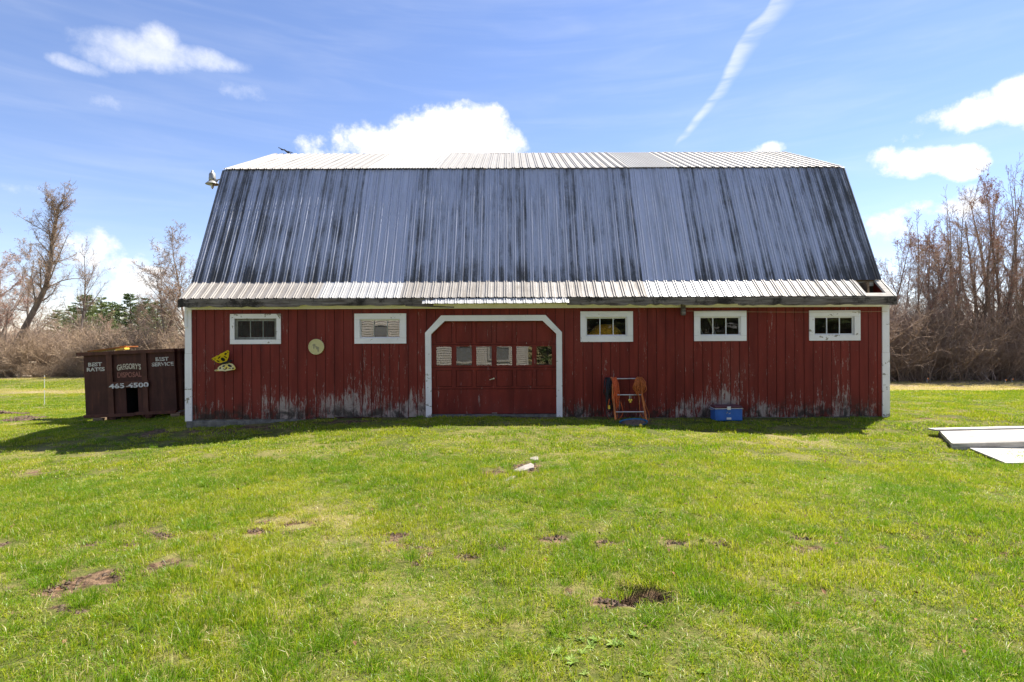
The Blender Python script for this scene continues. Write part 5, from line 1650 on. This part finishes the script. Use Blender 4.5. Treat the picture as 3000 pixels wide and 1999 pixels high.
def pine_mesh(seed, H=10.0):
    r = random.Random(seed); segs = []; V = []; tri = []
    z = H * 0.12
    while z < H * 0.97:
        f = z / H; L = (1 - f) ** 0.75 * H * 0.26 + 0.15
        for _ in range(r.randint(4, 6)):
            az = r.uniform(0, 6.28); l_ = L * r.uniform(.6, 1.15); up = r.uniform(-.05, .35) + f * .3
            d_ = Vector((math.cos(az), math.sin(az), up)).normalized(); a = Vector((0, 0, z + r.uniform(-.15, .15))); b_ = a + d_ * l_
            segs.append((*a, *b_, 0.025 * (1.2 - f), 0.006))
            for q in range(int(14 + 22 * l_)):
                g = r.uniform(.25, 1.05); c_ = a.lerp(b_, g) + Vector((r.gauss(0, .1), r.gauss(0, .1), r.gauss(0, .07))) * (0.5 + l_ * .35)
                nd = (d_ + Vector((r.gauss(0, .7), r.gauss(0, .7), r.gauss(.25, .5)))).normalized() * r.uniform(.14, .3)
                s_ = nd.orthogonal().normalized(); s_.rotate(Matrix.Rotation(r.uniform(0, 6.28), 3, nd)); s_ *= r.uniform(.03, .07)
                k = len(V); V += [tuple(c_ - s_), tuple(c_ + s_), tuple(c_ + nd)]; tri.append((k, k + 1, k + 2))
        z += r.uniform(.28, .45) * (1.15 - .5 * f)
    V0, F0 = frustums([(0, 0, -.3, 0, 0, H * .5, .16, .1), (0, 0, H * .5, 0, 0, H, .1, .02)] + segs, 6)
    trunk = np_mesh('trunk', V0, F0, [M['bark_dark']])
    crown = np_mesh('crown', np.array(V), np.array(tri), [M['needles']])
    return trunk, crown


PINES = [pine_mesh(5), pine_mesh(6), pine_mesh(7)]
for i, (px, tp_, Y, wd, lb) in enumerate(((252, 858, 78, 1.15, 'broad green pine above the brush, leftmost of the pines'), (298, 866, 82, .9, 'dark green pine second from the left above the brush'),
                                          (318, 905, 74, 1.0, 'low dark pine among the grey brush behind the container'), (382, 855, 80, .95, 'tallest pointed pine above the red budded tree'),
                                          (425, 868, 82, 1.0, 'green pine second nearest to the barn'), (462, 878, 76, 1.2, 'yellowish green pine nearest to the barn'),
                                          (416, 945, 70, .6, 'small dark spruce low in the brush near the barn'), (215, 890, 84, 1.1, 'green pine peeking out right of the leaning tree'), (350, 888, 88, 1.2, 'far pale pine between two taller pines'), (500, 905, 84, 1.1, 'low pine just left of the barn eave'), (275, 895, 90, 1.2, 'pale pine between the broad pine and the dark pine'), (405, 900, 90, 1.1, 'far low pine right of the tallest pine'), (330, 880, 86, 0.9, 'narrow pine left of the tallest pine'), (170, 905, 88, 1.2, 'low pine seen through the leaning tree'), (440, 898, 92, 1.2, 'far pine between the two nearest to the barn'))):
    tk, cr = PINES[i % 3]; X_ = (px - 1500) / FPX * Y; zg_ = ground_z(X_, Y)
    s = (at(px, tp_, Y).z - zg_) / 10.15
    e = tag(empty('pine_tree', (X_, Y, zg_), (0, 0, i * 1.3)), lb, 'tree', 'pines beyond the brush'); e.scale = (s * wd * 1.45, s * wd * 1.45, s)
    link('trunk', tk, None, e); link('crown', cr, None, e)
# evergreens behind the camera, mirrored dark in the right windows
for i, (x, y, h) in enumerate(((2.3, -8.6, 5), (3.5, -8.2, 4.5), (4.4, -9, 9), (7.5, -10.5, 11), (11, -9, 10), (14.5, -11, 12), (18, -9.5, 10), (21.5, -11.5, 12), (25, -10, 11), (28.5, -12, 12), (9, -14, 14), (13, -15, 15), (17, -14, 14), (23, -15, 15))):
    tk, cr = PINES[i % 3]; e = tag(empty('pine_tree', (x, y, ground_z(x, y)), (0, 0, i * 2.1)), 'dark evergreen standing behind the viewer, mirrored in the barn glass', 'tree', 'evergreens mirrored in the windows')
    e.scale = (h / 6, h / 6, h / 10); link('trunk', tk, None, e); link('crown', cr, None, e)


# ------------------------------------------------------------------ instanced masses: brush, far wood, grass
def scatter(name, pts, rots, scls, idx, sources, tint=None):
    """one object: points with instances of the source meshes"""
    coll = bpy.data.collections.new(name + '_sources')
    for i, me in enumerate(sources):
        coll.objects.link(bpy.data.objects.new(f'{name}_source_{i:02d}', me))
    me = bpy.data.meshes.new(name); n = len(pts)
    me.vertices.add(n); me.vertices.foreach_set('co', np.asarray(pts, np.float32).ravel())
    a_ = me.attributes.new('rot', 'FLOAT_VECTOR', 'POINT'); a_.data.foreach_set('vector', np.asarray(rots, np.float32).ravel())
    a_ = me.attributes.new('scl', 'FLOAT_VECTOR', 'POINT'); a_.data.foreach_set('vector', np.asarray(scls, np.float32).ravel())
    a_ = me.attributes.new('idx', 'INT', 'POINT'); a_.data.foreach_set('value', np.asarray(idx, np.int32))
    a_ = me.attributes.new('tint', 'FLOAT', 'POINT'); a_.data.foreach_set('value', np.asarray(tint if tint is not None else np.zeros(n), np.float32))
    o = link(name, me)
    g = bpy.data.node_groups.new(name, 'GeometryNodeTree')
    g.interface.new_socket('Geometry', in_out='INPUT', socket_type='NodeSocketGeometry')
    g.interface.new_socket('Geometry', in_out='OUTPUT', socket_type='NodeSocketGeometry')
    gi = g.nodes.new('NodeGroupInput'); go = g.nodes.new('NodeGroupOutput')
    ci = g.nodes.new('GeometryNodeCollectionInfo'); ci.inputs['Collection'].default_value = coll
    ci.inputs['Separate Children'].default_value = True; ci.inputs['Reset Children'].default_value = True
    ip = g.nodes.new('GeometryNodeInstanceOnPoints'); ip.inputs['Pick Instance'].default_value = True

    def na(nm, typ):
        q = g.nodes.new('GeometryNodeInputNamedAttribute'); q.data_type = typ; q.inputs['Name'].default_value = nm
        return q.outputs['Attribute']
    er = g.nodes.new('FunctionNodeEulerToRotation')
    g.links.new(na('rot', 'FLOAT_VECTOR'), er.inputs[0])
    g.links.new(gi.outputs[0], ip.inputs['Points']); g.links.new(ci.outputs[0], ip.inputs['Instance'])
    g.links.new(na('idx', 'INT'), ip.inputs['Instance Index']); g.links.new(er.outputs[0], ip.inputs['Rotation'])
    g.links.new(na('scl', 'FLOAT_VECTOR'), ip.inputs['Scale'])
    g.links.new(ip.outputs[0], go.inputs[0])
    md = o.modifiers.new('scatter', 'NODES'); md.node_group = g
    return o


def shrub_mesh(seed, mats, n_stem, H, arch=0.3):
    r = random.Random(seed); segs = []
    for _ in range(n_stem):
        p = Vector((r.gauss(0, .45), r.gauss(0, .45), -0.1)); d_ = Vector((r.gauss(0, .38), r.gauss(0, .38), 1)).normalized()
        L = H * r.uniform(.55, 1.15); n = 6; rad = r.uniform(.014, .032)
        for i in range(n):
            d_ = (d_ + Vector((r.gauss(0, .16), r.gauss(0, .16), -arch * i / n * r.uniform(0, .9)))).normalized()
            q = p + d_ * (L / n); segs.append((*p, *q, rad * (1 - i / n * .8), rad * (1 - (i + 1) / n * .8)))
            for _k in range(3 if i > 0 else 1):
                o = Vector((r.gauss(0, 1), r.gauss(0, 1), r.gauss(.35, .7))).normalized(); a = p.lerp(q, r.random()); l_ = r.uniform(.25, .8) * (H / 4)
                b_ = a + (o * .8 + d_ * .5).normalized() * l_; segs.append((*a, *b_, .008, .005))
                for _j in range(2):
                    c_ = a.lerp(b_, r.uniform(.3, 1)); e = c_ + (b_ - a) * .35 + Vector((r.gauss(0, .16), r.gauss(0, .16), r.gauss(.02, .14))); segs.append((*c_, *e, .0055, .004))
            p = q
    V, F_ = frustums(segs, 3)
    return np_mesh('shrub', V, F_, [mats])


SH = [shrub_mesh(1, M['twig_tan'], 26, 3.6), shrub_mesh(2, M['twig_greybrown'], 26, 3.8), shrub_mesh(3, M['twig_greybrown'], 22, 4.4, .15), shrub_mesh(4, M['twig_tan'], 24, 3.0, .5), shrub_mesh(5, M['twig_brown'], 22, 4.6, .1)]
rg = np.random.default_rng(3)


def brush(name, label, x0, x1, y0, y1, n, zs, kinds):
    xs_ = rg.uniform(x0, x1, n); ys_ = rg.uniform(y0, y1, n)
    P_ = [(x, y, ground_z(x, y)) for x, y in zip(xs_, ys_)]
    rot = np.stack([rg.normal(0, .08, n), rg.normal(0, .08, n), rg.uniform(0, 6.28, n)], 1)
    s = rg.uniform(zs[0], zs[1], n); w_ = s * rg.uniform(.9, 1.3, n)
    o = scatter(name, P_, rot, np.stack([w_, w_, s], 1), rg.choice(kinds, n), SH)
    return tag(o, label, 'brush', kind='stuff')


brush('brush_thicket', 'tangled grey brown brush along the left edge of the field', -70, -22, 49.6, 60, 420, (.7, 1.25), [0, 1, 2, 3, 0])
brush('brush_thicket', 'dense dark brown brush at the foot of the right trees', 17, 52, 34.6, 41, 300, (.75, 1.2), [1, 2, 4, 4, 1])
# low fallen stems in front of the left brush
brush('fallen_branches', 'low jumble of pale fallen branches in front of the left brush', -54, -27, 47.6, 49.8, 90, (.26, .46), [0, 3])


def wood_mass(name, label, x0, x1, y0, y1, n, h0, h1, kinds):
    src = [KINDS[k][1] for k in kinds]
    xs_ = rg.uniform(x0, x1, n); ys_ = rg.uniform(y0, y1, n)
    P_ = [(x, y, ground_z(x, y)) for x, y in zip(xs_, ys_)]
    s = rg.uniform(h0, h1, n) / 10.0
    o = scatter(name, P_, np.stack([np.zeros(n), np.zeros(n), rg.uniform(0, 6.28, n)], 1), np.stack([s * 1.15, s * 1.15, s], 1), rg.integers(0, len(src), n), src)
    return tag(o, label, 'woods', kind='stuff')


wood_mass('far_wood', 'far mass of bare grey trees closing the view at left', -120, -24, 62, 100, 150, 3.8, 5.6, ['ash_a', 'ash_b', 'maple_c'])
wood_mass('far_wood', 'mass of bare trees behind the right thicket', 18, 100, 45, 76, 80, 4.6, 6.8, ['ash_a', 'maple_b', 'maple_a', 'maple_c'])

# split wood lying in front of the left brush
r = random.Random(12)
for i, (px, py, Y, L, lb) in enumerate(((35, 1072, 49, 1.3, 'pale heap of sawn wood in the brush at the far left'), (215, 1068, 49.5, 1.0, 'pale sawn wood lying in the brush left of the container'), (105, 1106, 48, .6, 'single pale stump at the edge of the left brush'))):
    v = at(px, py, Y); zg_ = ground_z(v.x, Y); mb = MB()
    for q in range(26 if i < 2 else 3):
        a = Vector((r.gauss(0, L), r.gauss(0, .3), abs(r.gauss(0, .35)) + .05)); d_ = Vector((r.gauss(0, 1), r.gauss(0, 1), r.gauss(0, .3))).normalized() * r.uniform(.2, .35)
        mb.tube([a - d_, a + d_], r.uniform(.06, .12), 6)
    tag(mb.build('sawn_wood', M['firewood'], loc=(v.x, Y, zg_)), lb, 'firewood', 'sawn wood by the brush')

# ------------------------------------------------------------------ grass
m = bpy.data.materials.new('grass_blade'); m.use_nodes = True
nt = m.node_tree; nt.nodes.remove(nt.nodes['Principled BSDF']); t = NT(nt)
p = t.pos(); bl = t.attr('blade')['Fac']; hgt = t.attr('along')['Fac']; ti = t.attr('tint', 'INSTANCER')['Fac']
n1 = t.noise(p, 0.55, 4, 0.6); n2 = t.noise(p, 3.2, 4, 0.6)
mixv = t.add(t.add(t.mul(n1, 0.55), t.mul(n2, 0.3)), t.m('MULTIPLY_ADD', bl, 0.28, t.m('MULTIPLY_ADD', ti, 0.35, -0.22)))
c = t.mix(t.ss(mixv, 0.24, 0.64), (0.135, 0.265, 0.010), (0.42, 0.43, 0.026))
c = t.mix(t.mul(t.ss(hgt, 0.0, 0.35, 1.0, 0.0), 0.35), c, (0.30, 0.26, 0.06))
c = t.mix(t.m('GREATER_THAN', bl, t.m('MULTIPLY_ADD', t.ss(ti, 0.5, 0.95), -0.9, 0.925)), c, (0.55, 0.47, 0.22))
df = t.n('BsdfDiffuse'); t.put(df.inputs[0], c)
tl = t.n('BsdfTranslucent'); t.put(tl.inputs[0], t.mix(0.5, c, t.mix(1.0, c, (1.15, 1.2, 0.55), 'MULTIPLY')))
gl = t.n('BsdfGlossy'); gl.inputs['Roughness'].default_value = 0.38; gl.inputs[0].default_value = (1, 1, 1, 1)
m1 = t.n('MixShader'); m1.inputs[0].default_value = 0.5; t.put(m1.inputs[1], df.outputs[0]); t.put(m1.inputs[2], tl.outputs[0])
m2 = t.n('MixShader'); m2.inputs[0].default_value = 0.018; t.put(m2.inputs[1], m1.outputs[0]); t.put(m2.inputs[2], gl.outputs[0])
t.put(nt.nodes['Material Output'].inputs['Surface'], m2.outputs[0]); M['grass'] = m


def grass_tile(seed, size, n, h0, h1, w, lean=0.5, clump=0.0):
    g = np.random.default_rng(seed)
    if clump:
        xy = g.normal(0, clump, (n, 2))
    else:
        xy = g.uniform(-size / 2, size / 2, (n, 2))
    h = g.uniform(h0, h1, n) * (1 + 0.35 * g.normal(0, 1, n).clip(-1.5, 2))
    az = g.uniform(0, 2 * np.pi, n); ln = np.abs(g.normal(0, lean, n)) + 0.12
    if clump: az = np.arctan2(xy[:, 1], xy[:, 0]) + g.normal(0, .6, n)
    dx, dy = np.cos(az), np.sin(az)
    fa = g.uniform(0, 2 * np.pi, n); wx_, wy_ = np.cos(fa) * w / 2, np.sin(fa) * w / 2
    V = np.zeros((n, 5, 3))
    for k, (f, wf) in enumerate(((0, 1.0), (0.55, 0.8))):
        cx_ = xy[:, 0] + dx * ln * h * f * f; cy_ = xy[:, 1] + dy * ln * h * f * f; cz = h * f * (1 - 0.25 * ln * f) - (0.012 if k == 0 else 0)
        V[:, 2 * k] = np.stack([cx_ - wx_ * wf, cy_ - wy_ * wf, cz], 1); V[:, 2 * k + 1] = np.stack([cx_ + wx_ * wf, cy_ + wy_ * wf, cz], 1)
    V[:, 4] = np.stack([xy[:, 0] + dx * ln * h, xy[:, 1] + dy * ln * h, h * np.maximum(0.12, 1 - 0.38 * ln)], 1)
    b_ = (np.arange(n) * 5)[:, None]
    Q = b_ + np.array([[0, 1, 3, 2]]); T_ = b_ + np.array([[2, 3, 4]])
    me = np_mesh('grass_tile', V.reshape(-1, 3), [Q, T_], [M['grass']])
    rv = np.repeat(g.uniform(0, 1, n), 5).astype(np.float32)
    a_ = me.attributes.new('blade', 'FLOAT', 'POINT'); a_.data.foreach_set('value', rv)
    a_ = me.attributes.new('along', 'FLOAT', 'POINT'); a_.data.foreach_set('value', np.tile(np.array([0, 0, .55, .55, 1], np.float32), n))
    return me


near = [grass_tile(i, 0.19, 165, 0.022, 0.07, 0.0042, 0.8) for i in range(6)]
tuft = [grass_tile(20 + i, 0.2, 170, 0.06, 0.12, 0.0045, 0.55, 0.05) for i in range(3)]
midt = [grass_tile(30 + i, 0.42, 290, 0.022, 0.05, 0.008, 0.75) for i in range(4)]
fart = [grass_tile(40 + i, 1.3, 620, 0.025, 0.055, 0.018, 0.7) for i in range(3)]


def lawn(name, label, y0, y1, tile, sources, dens, margin=1.6, tufts=None, ntuft=0):
    P_, Rr, S_, I_, T_ = [], [], [], [], []
    g = random.Random(hash(name) % 1000 + int(y0))
    g = random.Random(int(y0 * 10) + 5)
    y = y0
    st = tile / math.sqrt(dens)
    while y < y1:
        hw = 0.94 * y + margin; x = -hw
        while x < hw:
            xx, yy = x + g.uniform(-.5, .5) * st, y + g.uniform(-.5, .5) * st
            x += st
            if XL < xx < XR and YW - 0.02 < yy < back(YW): continue
            if XL - 0.1 < xx < XR + .1 and yy > YW - tile * 0.42 and yy < back(YW) + .3: yy = min(yy, YW - tile * 0.46)
            ba = bare_at(xx, yy)
            if ba > 0.12 and g.random() < ba * 2.2: continue
            stw = straw_at(xx, yy)
            sc = g.uniform(.7, 1.25) * (0.85 + 0.75 * max(-.6, mnoise.noise((xx * .8, yy * .8, 31.0)))) * (1 - .3 * stw) * (1 - 0.6 * ba)
            P_.append((xx, yy, ground_z(xx, yy) - 0.004)); Rr.append((0, 0, g.uniform(0, 6.28))); S_.append((1, 1, sc)); I_.append(g.randrange(len(sources)))
            T_.append(min(1.0, .25 + g.uniform(-.2, .2) + .85 * stw + .4 * ba))
        y += st
    src = list(sources)
    if tufts:
        k0 = len(src); src += tufts
        for _ in range(ntuft):
            yy = y0 + (y1 - y0) * g.random() ** 0.8; xx = g.uniform(-1, 1) * (0.94 * yy + margin)
            if mnoise.noise((xx * .9, yy * .9, 55.0)) + g.uniform(-.35, .35) < 0.12 or bare_at(xx, yy) > .4: continue
            if yy > YW - .1: continue
            P_.append((xx, yy, ground_z(xx, yy) - .004)); Rr.append((0, 0, g.uniform(0, 6.28))); s_ = g.uniform(.35, .68); S_.append((s_ * 1.3, s_ * 1.3, s_)); I_.append(k0 + g.randrange(len(tufts))); T_.append(g.uniform(-.35, .1))
    o = scatter(name, P_, Rr, S_, I_, src, T_)
    return tag(o, label, 'grass', kind='stuff')


lawn('lawn_grass', 'short bright green grass of the near lawn', 1.2, 8.2, 0.19, near, 2.1, 3.6, tuft, 6000)
lawn('lawn_grass', 'short yellow green grass of the lawn before the barn', 8.2, 19.0, 0.42, midt, 1.9, 4.0, tuft, 1100)
lawn('lawn_grass', 'green and straw coloured grass of the far field', 19.0, 36.0, 1.3, fart, 2.0, 5.0)
lawn('lawn_grass', 'straw and green grass at the foot of the far trees', 36.0, 51.0, 2.6, [grass_tile(50 + i, 2.6, 900, 0.03, 0.06, 0.034, 0.7) for i in range(3)], 2.0, 2.0)

# tussocks at specific places (taller clumps) and broad-leaved weeds
wm, t, b = mat_new('weed_leaf')
n = t.noise(t.pos(), 9, 3, 0.6)
t.put(b.inputs['Base Color'], t.mix(t.ss(n, 0.3, 0.7), (0.10, 0.18, 0.02), (0.20, 0.27, 0.05))); b.inputs['Roughness'].default_value = 0.65; b.inputs['Specular IOR Level'].default_value = 0.2
M['weed'] = wm
g = random.Random(91)


def weed_mesh(seed):
    r = random.Random(seed); mb = MB()
    for k in range(9):
        az = k * 0.7 + r.uniform(-.2, .2); L = r.uniform(.07, .15); wd = L * .17; up = r.uniform(.35, .95)
        d_ = Vector((math.cos(az), math.sin(az), 0)); s_ = Vector((-d_.y, d_.x, 0))
        pr_ = []
        for q in range(5):
            f = q / 4; wv = wd * math.sin(math.pi * (0.12 + 0.86 * f)) ; c_ = d_ * (L * f) + Vector((0, 0, L * up * f * (1 - .45 * f) + .008)); pr_.append((c_ - s_ * wv, c_ + Vector((0, 0, -.006)), c_ + s_ * wv))
        for q in range(4):
            (a0, a1, a2), (b0, b1, b2) = pr_[q], pr_[q + 1]
            mb.quad([a0, a1, b1, b0]); mb.quad([a1, a2, b2, b1])
    me = mb.mesh('weed', True); me.materials.append(M['weed']); return me


weeds = [weed_mesh(i) for i in range(3)]
P_, Rr, S_ = [], [], []
for (px, py, n_, sp_) in ((1700, 1890, 7, .16), (1810, 1930, 8, .16), (1640, 1960, 5, .12), (2140, 1595, 3, .08), (2400, 1900, 3, .5), (2650, 1960, 3, .3)):
    d_ = CAMH * FPX / (py - 1000); x0 = (px - 1500) / FPX * d_
    for _ in range(n_):
        x, y = x0 + g.gauss(0, sp_), d_ + g.gauss(0, sp_ * .6)
        P_.append((x, y, ground_z(x, y))); Rr.append((g.gauss(0, .15), g.gauss(0, .15), g.uniform(0, 6.28))); s_ = g.uniform(.2, .36); S_.append((s_, s_, s_))
tag(scatter('weed_rosettes', P_, Rr, S_, [g.randrange(3) for _ in P_], weeds), 'pale broad leaved weeds scattered in the near grass', 'weeds', kind='stuff')

# dry fallen leaves
simple('dry_leaf', (0.17, 0.085, 0.04), 0.8, 0, 0.5, 2.0)
r = random.Random(6); mb = MB()
for i in range(330):
    y = 2.8 + 10 * r.random() ** 0.75; x = r.uniform(-.94, .94) * y * (1 if r.random() < .25 else .99)
    if r.random() < .55: x = abs(x)
    if y > 8 and r.random() < .5: continue
    z = ground_z(x, y) + r.uniform(.025, .05); s_ = r.uniform(.010, .024); a = r.uniform(0, 6.28); tl_ = r.gauss(0, .5)
    u = Vector((math.cos(a), math.sin(a), tl_)).normalized() * s_; v = Vector((-math.sin(a), math.cos(a), r.gauss(0, .5))).normalized() * s_ * .6
    c0 = Vector((x, y, z)); up_ = Vector((0, 0, s_ * .35))
    mb.quad([c0 - u, c0 - u * .2 + v + up_, c0 + u + up_ * .5, c0]); mb.quad([c0 - u, c0, c0 + u + up_ * .5, c0 - u * .1 - v + up_])
tag(mb.build('fallen_leaves', M['dry_leaf']), 'brown dry leaves strewn over the lawn', 'leaves', kind='stuff')

# crumbled soil on the bare spots
r = random.Random(61); mb = MB()
for (cx_, cy_, rx_, ry_, st_) in BARE:
    if cy_ > 9.5 or st_ < 0.5: continue
    for q in range(int(34 * rx_ / 0.2)):
        x, y = cx_ + r.gauss(0, rx_ * .55), cy_ + r.gauss(0, ry_ * .55)
        if bare_at(x, y) < 0.3: continue
        s_ = r.uniform(.006, .022); c0 = Vector((x, y, ground_z(x, y) - 0.012)); b0 = len(mb.v)
        for (ux_, uy_, uz_) in ((1, 0, 0), (-1, 0, 0), (0, 1, 0), (0, -1, 0), (0, 0, 1), (0, 0, -1)):
            mb.v.append(tuple(c0 + Vector((ux_ * r.uniform(.6, 1.6), uy_ * r.uniform(.6, 1.3), uz_ * r.uniform(.5, 1.1))) * s_))
        for f in ((0, 2, 4), (2, 1, 4), (1, 3, 4), (3, 0, 4), (2, 0, 5), (1, 2, 5), (3, 1, 5), (0, 3, 5)): mb.f.append(tuple(b0 + z_ for z_ in f)); mb.mi.append(0)
tag(mb.build('soil_crumbs', M['soil_brown']), 'brown crumbs of loose soil on the bare spots of the lawn', 'soil', kind='stuff')
